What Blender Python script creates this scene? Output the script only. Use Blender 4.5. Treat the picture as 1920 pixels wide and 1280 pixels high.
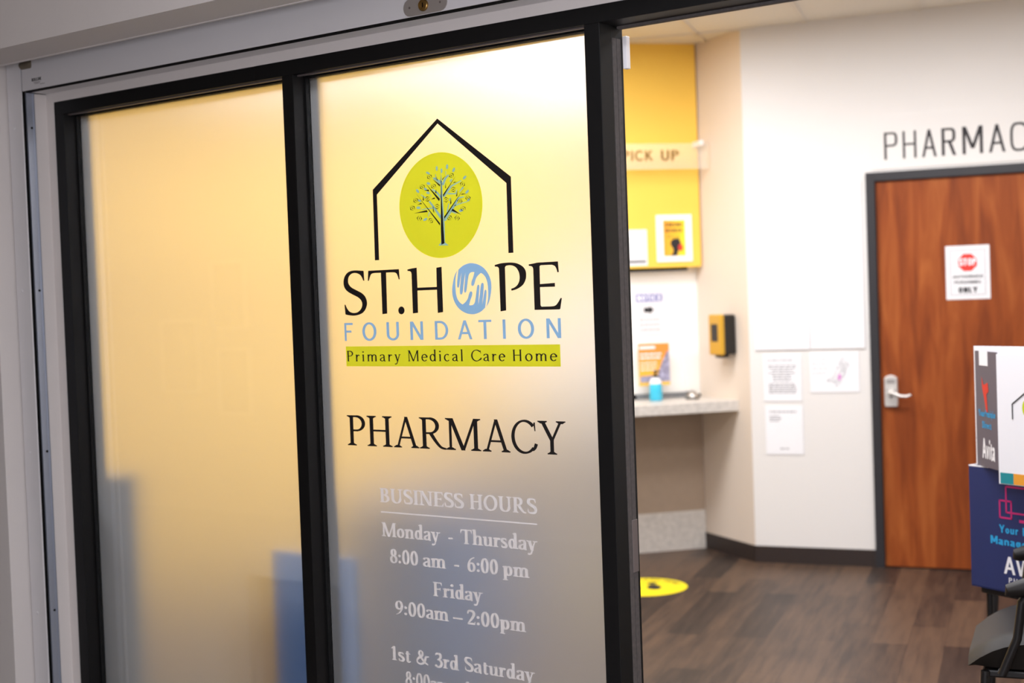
import bpy, bmesh, math, random
from mathutils import Vector, Matrix
random.seed(7)
for _o in list(bpy.data.objects):
    bpy.data.objects.remove(_o, do_unlink=True)
sc = bpy.context.scene
COL = sc.collection

# ------------------------------------------------------------------ camera, world, exposure
CAM = Vector((0.0, -2.95, 1.566))
_yaw, _pitch, _roll = math.radians(36.6264), math.radians(-1.882), math.radians(-2.0688)
_f = Vector((-math.sin(_yaw) * math.cos(_pitch), math.cos(_yaw) * math.cos(_pitch), math.sin(_pitch)))
_r = Vector((math.cos(_yaw), math.sin(_yaw), 0))
_u = _r.cross(_f)
_r2 = _r * math.cos(_roll) + _u * math.sin(_roll)
_u2 = _u * math.cos(_roll) - _r * math.sin(_roll)
cam_data = bpy.data.cameras.new('camera')
cam = bpy.data.objects.new('camera', cam_data)
COL.objects.link(cam)
cam.matrix_world = Matrix(((_r2.x, _u2.x, -_f.x, CAM.x), (_r2.y, _u2.y, -_f.y, CAM.y), (_r2.z, _u2.z, -_f.z, CAM.z), (0, 0, 0, 1)))
cam_data.sensor_width = 36.0
cam_data.lens = 2666.7 / 1920 * 36.0
cam_data.clip_start = 0.05
cam_data.dof.use_dof = True
cam_data.dof.focus_distance = 3.8
cam_data.dof.aperture_fstop = 2.4
sc.camera = cam

world = bpy.data.worlds.new('world')
sc.world = world
world.use_nodes = True
world.node_tree.nodes['Background'].inputs[0].default_value = (0.9, 0.95, 1.0, 1)
world.node_tree.nodes['Background'].inputs[1].default_value = 0.02
sc.view_settings.view_transform = 'Standard'
sc.view_settings.look = 'None'
sc.view_settings.exposure = 0.0
sc.view_settings.gamma = 1.0
sc.view_settings.use_curve_mapping = False
sc.cycles.max_bounces = 12
sc.cycles.diffuse_bounces = 5
sc.cycles.sample_clamp_indirect = 6.0
sc.cycles.use_denoising = True

ROOM_LAMP = 31.0        # radiance of the waiting room's ceiling panels
HALL_LAMP = 20.0        # radiance of the corridor's ceiling panels
DAYLIGHT = 11.0         # radiance of the window added to light the corridor

# ------------------------------------------------------------------ helpers
def s2l(r, g, b):
    def c(v):
        v /= 255.0
        return v / 12.92 if v <= 0.04045 else ((v + 0.055) / 1.055) ** 2.4
    return (c(r), c(g), c(b), 1.0)

def tag(o, label=None, cat=None, group=None, kind=None):
    if label: o['label'] = label
    if cat: o['category'] = cat
    if group: o['group'] = group
    if kind: o['kind'] = kind
    return o

def thing(name, loc, label=None, cat=None, group=None, kind=None):
    o = bpy.data.objects.new(name, None)
    COL.objects.link(o)
    o.location = loc
    o.empty_display_size = 0.05
    return tag(o, label, cat, group, kind)

class MB:
    """collects geometry in world coordinates"""
    def __init__(self):
        self.v = []; self.f = []; self.m = []
    def add(self, vs, fs, mi=0):
        b = len(self.v)
        self.v += [tuple(p) for p in vs]
        self.f += [tuple(b + i for i in q) for q in fs]
        self.m += [mi] * len(fs)
        return self
    def box(self, x0, x1, y0, y1, z0, z1, mi=0):
        return self.add([(x0,y0,z0),(x1,y0,z0),(x1,y1,z0),(x0,y1,z0),(x0,y0,z1),(x1,y0,z1),(x1,y1,z1),(x0,y1,z1)],
                        [(0,3,2,1),(4,5,6,7),(0,1,5,4),(1,2,6,5),(2,3,7,6),(3,0,4,7)], mi)
    def fbox(self, F, s0, s1, o0, o1, z0, z1, mi=0):
        """box in a wall frame: s along the wall, o out of it, z up"""
        P = [F(s, z, o) for z in (z0, z1) for (s, o) in ((s0,o0),(s1,o0),(s1,o1),(s0,o1))]
        return self.add(P, [(0,3,2,1),(4,5,6,7),(0,1,5,4),(1,2,6,5),(2,3,7,6),(3,0,4,7)], mi)
    def poly(self, pts, mi=0):
        return self.add(pts, [tuple(range(len(pts)))], mi)
    def prism(self, base, top, mi=0):
        n = len(base)
        fs = [tuple(range(n))[::-1], tuple(range(n, 2*n))]
        fs += [(i, (i+1) % n, n + (i+1) % n, n + i) for i in range(n)]
        return self.add(list(base) + list(top), fs, mi)
    def tube(self, pts, rad, n=12, cap=True, mi=0):
        pts = [Vector(p) for p in pts]
        rads = rad if isinstance(rad, (list, tuple)) else [rad] * len(pts)
        rings = []
        prev = None
        for i, p in enumerate(pts):
            d = (pts[min(i+1, len(pts)-1)] - pts[max(i-1, 0)]).normalized()
            if prev is None:
                a = Vector((0,0,1)) if abs(d.z) < 0.9 else Vector((1,0,0))
                e = d.cross(a).normalized()
            else:
                e = (prev - d * prev.dot(d)).normalized()
            prev = e
            g = d.cross(e)
            rings.append([p + (e * math.cos(2*math.pi*k/n) + g * math.sin(2*math.pi*k/n)) * rads[i] for k in range(n)])
        vs = [q for r in rings for q in r]
        fs = []
        for i in range(len(rings)-1):
            for k in range(n):
                fs.append((i*n+k, i*n+(k+1) % n, (i+1)*n+(k+1) % n, (i+1)*n+k))
        if cap:
            fs.append(tuple(range(n))[::-1]); fs.append(tuple((len(rings)-1)*n+k for k in range(n)))
        return self.add(vs, fs, mi)
    def lathe(self, c, prof, n=24, mi=0):
        """prof = [(radius, z)] turned about the vertical through c"""
        vs = []
        for r, z in prof:
            vs += [(c[0]+r*math.cos(2*math.pi*k/n), c[1]+r*math.sin(2*math.pi*k/n), c[2]+z) for k in range(n)]
        fs = [(i*n+k, i*n+(k+1) % n, (i+1)*n+(k+1) % n, (i+1)*n+k) for i in range(len(prof)-1) for k in range(n)]
        fs.append(tuple(range(n))[::-1]); fs.append(tuple((len(prof)-1)*n+k for k in range(n)))
        return self.add(vs, fs, mi)
    def build(self, name, mats, parent=None, origin=None, bevel=0, smooth=False, seg=2):
        if not isinstance(mats, (list, tuple)): mats = [mats]
        if parent is not None:
            chain = Vector((0,0,0)); p = parent
            while p is not None:
                chain += p.location; p = p.parent
            org = chain; loc = Vector((0,0,0))
        else:
            if origin is None:
                xs = [p[0] for p in self.v]; ys = [p[1] for p in self.v]; zs = [p[2] for p in self.v]
                origin = ((min(xs)+max(xs))/2, (min(ys)+max(ys))/2, min(zs))
            org = Vector(origin); loc = org
        me = bpy.data.meshes.new(name)
        me.from_pydata([(p[0]-org.x, p[1]-org.y, p[2]-org.z) for p in self.v], [], self.f)
        for m in mats: me.materials.append(m)
        for i, pl in enumerate(me.polygons):
            pl.material_index = self.m[i]
            pl.use_smooth = smooth
        me.update()
        o = bpy.data.objects.new(name, me)
        COL.objects.link(o)
        o.location = loc
        if parent is not None: o.parent = parent
        if bevel:
            b = o.modifiers.new('bevel', 'BEVEL'); b.width = bevel; b.segments = seg; b.limit_method = 'ANGLE'
        if smooth:
            try:
                me.set_sharp_from_angle(angle=math.radians(40))
            except Exception:
                pass
        return o

def struct(name, mb, mats, parent=None, label=None, bevel=0):
    o = mb.build(name, mats, parent, bevel=bevel)
    if parent is None: o['kind'] = 'structure'
    if label: o['label'] = label
    return o

def frame(o, u, n):
    o = Vector((o[0], o[1], 0)); u = Vector((u[0], u[1], 0)).normalized(); n = Vector((n[0], n[1], 0)).normalized()
    def F(s, z, off=0.0):
        p = o + u * s + n * off
        return (p.x, p.y, z)
    return F

# ------------------------------------------------------------------ materials (all node based)
MATS = {}
def mat(name, rgb, rough=0.5, metal=0.0, spec=0.5, vary=0.0, scale=8.0, bump=0.0, bscale=200.0, coat=0.0):
    if name in MATS: return MATS[name]
    m = bpy.data.materials.new(name); m.use_nodes = True
    nt = m.node_tree; b = nt.nodes['Principled BSDF']
    col = s2l(*rgb)
    b.inputs['Base Color'].default_value = col
    b.inputs['Roughness'].default_value = rough
    b.inputs['Metallic'].default_value = metal
    b.inputs['Specular IOR Level'].default_value = spec
    b.inputs['Coat Weight'].default_value = coat
    tc = nt.nodes.new('ShaderNodeTexCoord')
    if vary > 0:
        n = nt.nodes.new('ShaderNodeTexNoise'); n.inputs['Scale'].default_value = scale; n.inputs['Detail'].default_value = 5
        nt.links.new(tc.outputs['Object'], n.inputs['Vector'])
        r = nt.nodes.new('ShaderNodeValToRGB')
        r.color_ramp.elements[0].position = 0.3; r.color_ramp.elements[1].position = 0.7
        r.color_ramp.elements[0].color = tuple(c*(1-vary) for c in col[:3]) + (1,)
        r.color_ramp.elements[1].color = tuple(min(1, c*(1+vary)) for c in col[:3]) + (1,)
        nt.links.new(n.outputs['Fac'], r.inputs['Fac']); nt.links.new(r.outputs['Color'], b.inputs['Base Color'])
    if bump > 0:
        n2 = nt.nodes.new('ShaderNodeTexNoise'); n2.inputs['Scale'].default_value = bscale; n2.inputs['Detail'].default_value = 3
        nt.links.new(tc.outputs['Object'], n2.inputs['Vector'])
        bp = nt.nodes.new('ShaderNodeBump'); bp.inputs['Strength'].default_value = bump; bp.inputs['Distance'].default_value = 0.002
        nt.links.new(n2.outputs['Fac'], bp.inputs['Height']); nt.links.new(bp.outputs['Normal'], b.inputs['Normal'])
    MATS[name] = m
    return m

def mat_emit(name, rgb, strength):
    m = bpy.data.materials.new(name); m.use_nodes = True
    nt = m.node_tree; nt.nodes.remove(nt.nodes['Principled BSDF'])
    e = nt.nodes.new('ShaderNodeEmission'); e.inputs[0].default_value = s2l(*rgb); e.inputs[1].default_value = strength
    nt.links.new(e.outputs[0], nt.nodes['Material Output'].inputs[0])
    return m

def mat_glass(name, rough=0.0, tint=(255, 255, 255)):
    m = bpy.data.materials.new(name); m.use_nodes = True
    nt = m.node_tree; nt.nodes.remove(nt.nodes['Principled BSDF'])
    g = nt.nodes.new('ShaderNodeBsdfGlass'); g.inputs['Roughness'].default_value = rough; g.inputs['IOR'].default_value = 1.5
    g.inputs['Color'].default_value = s2l(*tint)
    nt.links.new(g.outputs[0], nt.nodes['Material Output'].inputs[0])
    return m

def mat_film(name, rough, share):
    """etched privacy film on the room side of the pane: part rough refraction, part diffuse transmission"""
    m = bpy.data.materials.new(name); m.use_nodes = True
    nt = m.node_tree; nt.nodes.remove(nt.nodes['Principled BSDF'])
    g = nt.nodes.new('ShaderNodeBsdfRefraction'); g.inputs['Roughness'].default_value = rough; g.inputs['IOR'].default_value = 1.5
    g.inputs['Color'].default_value = (0.86, 0.86, 0.86, 1)
    t = nt.nodes.new('ShaderNodeBsdfTranslucent'); t.inputs['Color'].default_value = (0.80, 0.82, 0.84, 1)
    mx = nt.nodes.new('ShaderNodeMixShader'); mx.inputs[0].default_value = share
    nt.links.new(g.outputs[0], mx.inputs[1]); nt.links.new(t.outputs[0], mx.inputs[2])
    nt.links.new(mx.outputs[0], nt.nodes['Material Output'].inputs[0])
    return m

def mat_translucent(name, rgb, share, rough=0.5):
    """thin sheet: diffuse in front, diffuse transmission behind"""
    m = bpy.data.materials.new(name); m.use_nodes = True
    nt = m.node_tree; nt.nodes.remove(nt.nodes['Principled BSDF'])
    d = nt.nodes.new('ShaderNodeBsdfDiffuse'); d.inputs['Color'].default_value = s2l(*rgb)
    t = nt.nodes.new('ShaderNodeBsdfTranslucent'); t.inputs['Color'].default_value = s2l(*rgb)
    mx = nt.nodes.new('ShaderNodeMixShader'); mx.inputs[0].default_value = share
    nt.links.new(d.outputs[0], mx.inputs[1]); nt.links.new(t.outputs[0], mx.inputs[2])
    nt.links.new(mx.outputs[0], nt.nodes['Material Output'].inputs[0])
    return m

def mat_clear(name, amount=0.85, rgb=(255, 255, 255)):
    """clear acrylic sheet: mostly see-through, a little gloss and white"""
    m = bpy.data.materials.new(name); m.use_nodes = True
    nt = m.node_tree; b = nt.nodes['Principled BSDF']
    b.inputs['Base Color'].default_value = s2l(*rgb); b.inputs['Roughness'].default_value = 0.08
    t = nt.nodes.new('ShaderNodeBsdfTransparent')
    mx = nt.nodes.new('ShaderNodeMixShader'); mx.inputs[0].default_value = amount
    nt.links.new(b.outputs[0], mx.inputs[1]); nt.links.new(t.outputs[0], mx.inputs[2])
    nt.links.new(mx.outputs[0], nt.nodes['Material Output'].inputs[0])
    return m

def mat_planks():
    m = bpy.data.materials.new('vinyl_plank_floor'); m.use_nodes = True
    nt = m.node_tree; b = nt.nodes['Principled BSDF']; L = nt.links.new
    tc = nt.nodes.new('ShaderNodeTexCoord')
    mp = nt.nodes.new('ShaderNodeMapping'); mp.inputs['Rotation'].default_value = (0, 0, math.radians(-107))
    L(tc.outputs['Object'], mp.inputs['Vector'])
    br = nt.nodes.new('ShaderNodeTexBrick')
    br.inputs['Scale'].default_value = 1.0; br.inputs['Brick Width'].default_value = 0.92; br.inputs['Row Height'].default_value = 0.152
    br.inputs['Mortar Size'].default_value = 0.0012; br.inputs['Bias'].default_value = 0.0
    br.offset = 0.37; br.offset_frequency = 2
    br.inputs['Color1'].default_value = (0, 0, 0, 1); br.inputs['Color2'].default_value = (1, 1, 1, 1); br.inputs['Mortar'].default_value = (0.1, 0.1, 0.1, 1)
    L(mp.outputs[0], br.inputs['Vector'])
    ms = nt.nodes.new('ShaderNodeMapping'); ms.inputs['Scale'].default_value = (1.6, 16, 1)
    L(mp.outputs[0], ms.inputs['Vector'])
    n = nt.nodes.new('ShaderNodeTexNoise'); n.inputs['Scale'].default_value = 1.5; n.inputs['Detail'].default_value = 8; n.inputs['Roughness'].default_value = 0.65
    L(ms.outputs[0], n.inputs['Vector'])
    n2 = nt.nodes.new('ShaderNodeTexNoise'); n2.inputs['Scale'].default_value = 1.4; n2.inputs['Detail'].default_value = 4
    L(mp.outputs[0], n2.inputs['Vector'])
    ad = nt.nodes.new('ShaderNodeMath'); ad.operation = 'MULTIPLY_ADD'; ad.inputs[1].default_value = 0.42
    L(br.outputs['Color'], ad.inputs[0])
    sb = nt.nodes.new('ShaderNodeMath'); sb.operation = 'MULTIPLY'; sb.inputs[1].default_value = 0.85
    L(n.outputs['Fac'], sb.inputs[0]); L(sb.outputs[0], ad.inputs[2])
    ad2 = nt.nodes.new('ShaderNodeMath'); ad2.operation = 'MULTIPLY_ADD'; ad2.inputs[1].default_value = 0.35
    L(n2.outputs['Fac'], ad2.inputs[0]); L(ad.outputs[0], ad2.inputs[2])
    r = nt.nodes.new('ShaderNodeValToRGB')
    r.color_ramp.elements[0].position = 0.42; r.color_ramp.elements[0].color = s2l(34, 28, 25)
    r.color_ramp.elements[1].position = 1.0; r.color_ramp.elements[1].color = s2l(88, 68, 53)
    e = r.color_ramp.elements.new(0.70); e.color = s2l(57, 45, 38)
    L(ad2.outputs[0], r.inputs['Fac']); L(r.outputs['Color'], b.inputs['Base Color'])
    b.inputs['Roughness'].default_value = 0.45
    b.inputs['Specular IOR Level'].default_value = 0.3
    return m

def mat_wood(name, c0, c1, c2):
    m = bpy.data.materials.new(name); m.use_nodes = True
    nt = m.node_tree; b = nt.nodes['Principled BSDF']; L = nt.links.new
    tc = nt.nodes.new('ShaderNodeTexCoord')
    mp = nt.nodes.new('ShaderNodeMapping'); mp.inputs['Scale'].default_value = (9, 9, 1.1)
    L(tc.outputs['Object'], mp.inputs['Vector'])
    n = nt.nodes.new('ShaderNodeTexNoise'); n.inputs['Scale'].default_value = 1.3; n.inputs['Detail'].default_value = 7; n.inputs['Distortion'].default_value = 0.9
    L(mp.outputs[0], n.inputs['Vector'])
    r = nt.nodes.new('ShaderNodeValToRGB')
    r.color_ramp.elements[0].position = 0.32; r.color_ramp.elements[0].color = s2l(*c0)
    r.color_ramp.elements[1].position = 0.72; r.color_ramp.elements[1].color = s2l(*c2)
    e = r.color_ramp.elements.new(0.52); e.color = s2l(*c1)
    L(n.outputs['Fac'], r.inputs['Fac']); L(r.outputs['Color'], b.inputs['Base Color'])
    b.inputs['Roughness'].default_value = 0.5
    b.inputs['Specular IOR Level'].default_value = 0.2
    return m

def mat_ramp(name, stops, axis, lo, hi, rough=0.6):
    """printed colour blend along one object axis"""
    m = bpy.data.materials.new(name); m.use_nodes = True
    nt = m.node_tree; b = nt.nodes['Principled BSDF']; L = nt.links.new
    tc = nt.nodes.new('ShaderNodeTexCoord'); sx = nt.nodes.new('ShaderNodeSeparateXYZ'); L(tc.outputs['Generated'], sx.inputs[0])
    r = nt.nodes.new('ShaderNodeValToRGB')
    r.color_ramp.elements[0].position = lo; r.color_ramp.elements[0].color = s2l(*stops[0])
    r.color_ramp.elements[1].position = hi; r.color_ramp.elements[1].color = s2l(*stops[1])
    L(sx.outputs[axis], r.inputs['Fac']); L(r.outputs['Color'], b.inputs['Base Color'])
    b.inputs['Roughness'].default_value = rough
    return m

M_HALLWALL = mat('hall_wall_paint', (214, 207, 203), 0.7, vary=0.015, scale=3, bump=0.08)
M_HALLTRIM = mat('shutter_enamel', (214, 211, 212), 0.32, vary=0.01, scale=5)
M_GUIDE = mat('brushed_aluminium', (170, 176, 190), 0.35, 0.6)
M_BLACKGAP = mat('shutter_slot_black', (12, 11, 11), 0.8, spec=0.1)
M_FRAME = mat('black_anodised_aluminium', (15, 14, 14), 0.5, 0.0, 0.22, vary=0.05, scale=30)
M_GASKET = mat('black_rubber', (8, 9, 10), 0.6, spec=0.25)
M_STRIP = mat('grey_wool_pile', (78, 72, 70), 0.9, vary=0.15, scale=90)
M_STEEL = mat('satin_nickel', (190, 184, 176), 0.28, 0.9)
M_DULL = mat('dull_steel', (120, 110, 108), 0.45, 0.5)
M_BRASS = mat('aged_brass', (150, 118, 66), 0.3, 0.9, vary=0.25, scale=120)
M_STOP = mat('weathered_steel', (112, 102, 86), 0.5, 0.4)
M_GLASS = mat_glass('float_glass')
M_FILM = mat_film('frosted_film', 0.42, 0.20)
M_INK = mat('black_vinyl', (30, 26, 25), 0.5, spec=0.3)
M_LIME = mat_translucent('lime_vinyl', (240, 238, 52), 0.8)
M_SKY = mat_translucent('sky_blue_vinyl', (154, 200, 240), 0.75)
M_WHITEVINYL = mat_translucent('white_vinyl', (252, 250, 252), 0.85)
M_WHITE = mat('room_white_paint', (224, 219, 213), 0.65, vary=0.01, scale=2, bump=0.05)
M_CREAM = mat('pier_bounce_cream', (226, 211, 194), 0.65, vary=0.01, scale=2, bump=0.05)  # shade and yellow bounce on the pier put into its base colour
M_YELLOW = mat('yellow_paint', (250, 202, 78), 0.55, vary=0.02, scale=3, bump=0.05)
M_TAUPE = mat('taupe_laminate', (164, 143, 122), 0.5, vary=0.03, scale=20)
M_STONE = mat('speckled_stone_laminate', (205, 197, 187), 0.35, vary=0.12, scale=38)
M_BASE = mat('dark_brown_vinyl_base', (48, 38, 34), 0.45, spec=0.4)
M_CEIL = mat('ceiling_tile', (232, 226, 216), 0.85, vary=0.03, scale=60, bump=0.2, bscale=300)
M_TEE = mat('ceiling_tee_enamel', (226, 218, 206), 0.5)
M_FLOOR = mat_planks()
M_DOOR = mat_wood('cherry_veneer', (112, 50, 18), (140, 68, 26), (164, 90, 40))
M_DOORFRAME = mat('door_frame_black', (42, 40, 42), 0.45, spec=0.4)
M_PAPER = mat('white_paper', (235, 233, 233), 0.8, vary=0.01, scale=10)
M_CARD = mat('white_card', (246, 244, 246), 0.6)
M_PRINT = mat('grey_print', (120, 116, 120), 0.8)
M_FAINT = mat('faint_print', (196, 186, 184), 0.8)
M_BLACKINK = mat('black_print', (34, 30, 32), 0.7)
M_RED = mat('red_print', (214, 52, 40), 0.6)
M_PINK = mat('pink_print', (214, 130, 200), 0.7)
M_MAGENTA = mat('magenta_print', (206, 42, 116), 0.6)
M_CYAN = mat('cyan_print', (40, 160, 214), 0.6)
M_NAVY = mat('navy_card', (40, 50, 98), 0.5, vary=0.03, scale=15)
M_GREYCARD = mat('grey_printed_card', (96, 90, 102), 0.55)
M_TEAL = mat('teal_print', (30, 140, 148), 0.6)
M_AMBER = mat('amber_print', (236, 160, 50), 0.6)
M_LIMEINK = mat('lime_print', (200, 214, 30), 0.6)
M_INDIGO = mat('indigo_print', (96, 96, 170), 0.6)
M_LEATHER = mat('black_leatherette', (31, 27, 24), 0.5, spec=0.25, vary=0.06, scale=40, bump=0.15, bscale=350)
M_TUBE = mat('black_powder_coat', (26, 24, 24), 0.4, spec=0.45)
M_ARM = mat('black_urethane', (30, 27, 26), 0.5, spec=0.35)
M_DISPBLACK = mat('black_plastic', (26, 23, 22), 0.45)
M_DISPYEL = mat('mustard_plastic', (206, 156, 40), 0.4)
M_BLUEGEL = mat('blue_gel', (58, 190, 222), 0.25, coat=0.3)
M_MIST = mat('clear_bottle_top', (232, 232, 236), 0.25)
M_DECAL = mat('yellow_floor_vinyl', (236, 214, 14), 0.45)
M_ACRYLIC = mat_clear('clear_acrylic', 0.90)
M_SIGNACR = mat_clear('frosted_acrylic', 0.82, (255, 250, 236))
M_LAMP = mat_emit('ceiling_lamp_diffuser', (246, 248, 255), ROOM_LAMP)
M_DAY = mat_emit('added_daylight_pane', (242, 244, 255), DAYLIGHT)
M_HALLAMP = mat_emit('hall_lamp_diffuser', (240, 244, 255), HALL_LAMP)
M_SHADE = mat('white_window_shade', (250, 246, 238), 0.7)
M_SLATE = mat('slate_blue_board', (56, 98, 152), 0.5, vary=0.06, scale=6)
M_PALEBLUE = mat('pale_blue_lid', (206, 210, 216), 0.5)
M_CHARCOAL = mat('charcoal_laminate', (58, 66, 76), 0.5)
M_SKYTREE = mat_translucent('tree_blue_vinyl', (172, 214, 250), 0.5)
M_LOCK = mat('bright_nickel', (224, 219, 212), 0.3, 0.55)
M_SENSOR = mat('white_plastic', (240, 236, 236), 0.4)

# ------------------------------------------------------------------ lettering: pen strokes laid out as flat vinyl
def catmull(pts, closed=False, n=5):
    out = []
    m = len(pts)
    rng = m if closed else m - 1
    for i in range(rng):
        g = (lambda k: pts[k % m]) if closed else (lambda k: pts[max(0, min(m-1, k))])
        p0, p1, p2, p3 = g(i-1), g(i), g(i+1), g(i+2)
        for k in range(n):
            t = k / n
            out.append(tuple(0.5*((2*p1[d]) + (-p0[d]+p2[d])*t + (2*p0[d]-5*p1[d]+4*p2[d]-p3[d])*t*t + (-p0[d]+3*p1[d]-3*p2[d]+p3[d])*t**3) for d in (0, 1)))
    if not closed: out.append(tuple(pts[-1][:2]))
    return out

def outline(pts):
    """closed outline; points carrying a third value are corners, runs between corners are smooth"""
    cor = [i for i, p in enumerate(pts) if len(p) > 2]
    if not cor: return catmull([p[:2] for p in pts], True, 4)
    out = []
    for a, b in zip(cor, cor[1:] + [cor[0] + len(pts)]):
        run = [pts[k % len(pts)][:2] for k in range(a, b + 1)]
        out += (catmull(run, False, 4) if len(run) > 2 else run)[:-1]
    return out

class Pen:
    def __init__(self, S, H, serif=0.0, phi=16, pw=1.3, x=0.64, ex=2.0):
        self.S, self.H, self.serif, self.phi, self.pw, self.x, self.ex = S, H, serif, math.radians(phi), pw, x, ex
        self.P = []
    def w(self, th):
        return self.H + (self.S - self.H) * abs(math.sin(th - self.phi)) ** self.pw
    def ribbon(self, pts, wfun=None):
        n = len(pts); l = []; r = []
        for i, p in enumerate(pts):
            a = pts[max(0, i-1)]; b = pts[min(n-1, i+1)]
            th = math.atan2(b[1]-a[1], b[0]-a[0])
            w = (wfun(i/(n-1.0)) if wfun else self.w(th)) / 2
            l.append((p[0]-math.sin(th)*w, p[1]+math.cos(th)*w)); r.append((p[0]+math.sin(th)*w, p[1]-math.cos(th)*w))
        for i in range(n-1):
            self.P.append([l[i], r[i], r[i+1], l[i+1]])
    def spl(self, pts, wfun=None): self.ribbon(catmull(pts, False, 6), wfun)
    def stem(self, x, y0, y1, w=None):
        w = (w or self.S)/2
        self.P.append([(x-w, y0), (x+w, y0), (x+w, y1), (x-w, y1)])
    def bar(self, x0, x1, y, w=None):
        w = (w or self.H)/2
        self.P.append([(x0, y-w), (x1, y-w), (x1, y+w), (x0, y+w)])
    def diag(self, x0, y0, x1, y1, w):
        d = math.hypot(x1-x0, y1-y0); h = w*d/abs(y1-y0)/2
        self.P.append([(x0-h, y0), (x0+h, y0), (x1+h, y1), (x1-h, y1)])
    def ell(self, cx, cy, rx, ry, a0=0, a1=360):
        rx -= self.S/2; ry -= self.H/2
        n = max(8, int(abs(a1-a0)/9)); pts = []
        e = 2.0/self.ex
        for i in range(n+1):
            t = math.radians(a0+(a1-a0)*i/n); c, s = math.cos(t), math.sin(t)
            pts.append((cx+rx*math.copysign(abs(c)**e, c), cy+ry*math.copysign(abs(s)**e, s)))
        self.ribbon(pts)
    def dot(self, x, y, r):
        self.P.append([(x+r*math.cos(k*math.pi/6), y+r*math.sin(k*math.pi/6)) for k in range(12)])
    def sf(self, x, y, up, l=1.0, r=1.0):
        """slab serif at a stem foot (up=1) or head (up=-1)"""
        if not self.serif: return
        q = self.serif; t = self.H*0.62; b = self.S/2
        self.P.append([(x-b-q*l, y), (x+b+q*r, y), (x+b+q*r, y+up*t), (x-b-q*l, y+up*t)])
        k = q*0.75
        self.P.append([(x-b-k*l, y+up*t), (x+b+k*r, y+up*t), (x+b, y+up*(t+k*0.7)), (x-b, y+up*(t+k*0.7))])
    def wedge(self, x, y, w):
        """slanted head serif to the left of a lower-case stem"""
        if not self.serif: return
        q = self.serif
        self.P.append([(x+w/2, y), (x-w/2-q, y-0.035), (x-w/2-q, y-0.035-self.H*0.6), (x-w/2, y-0.05-q), (x+w/2, y-0.06-q)])

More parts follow.
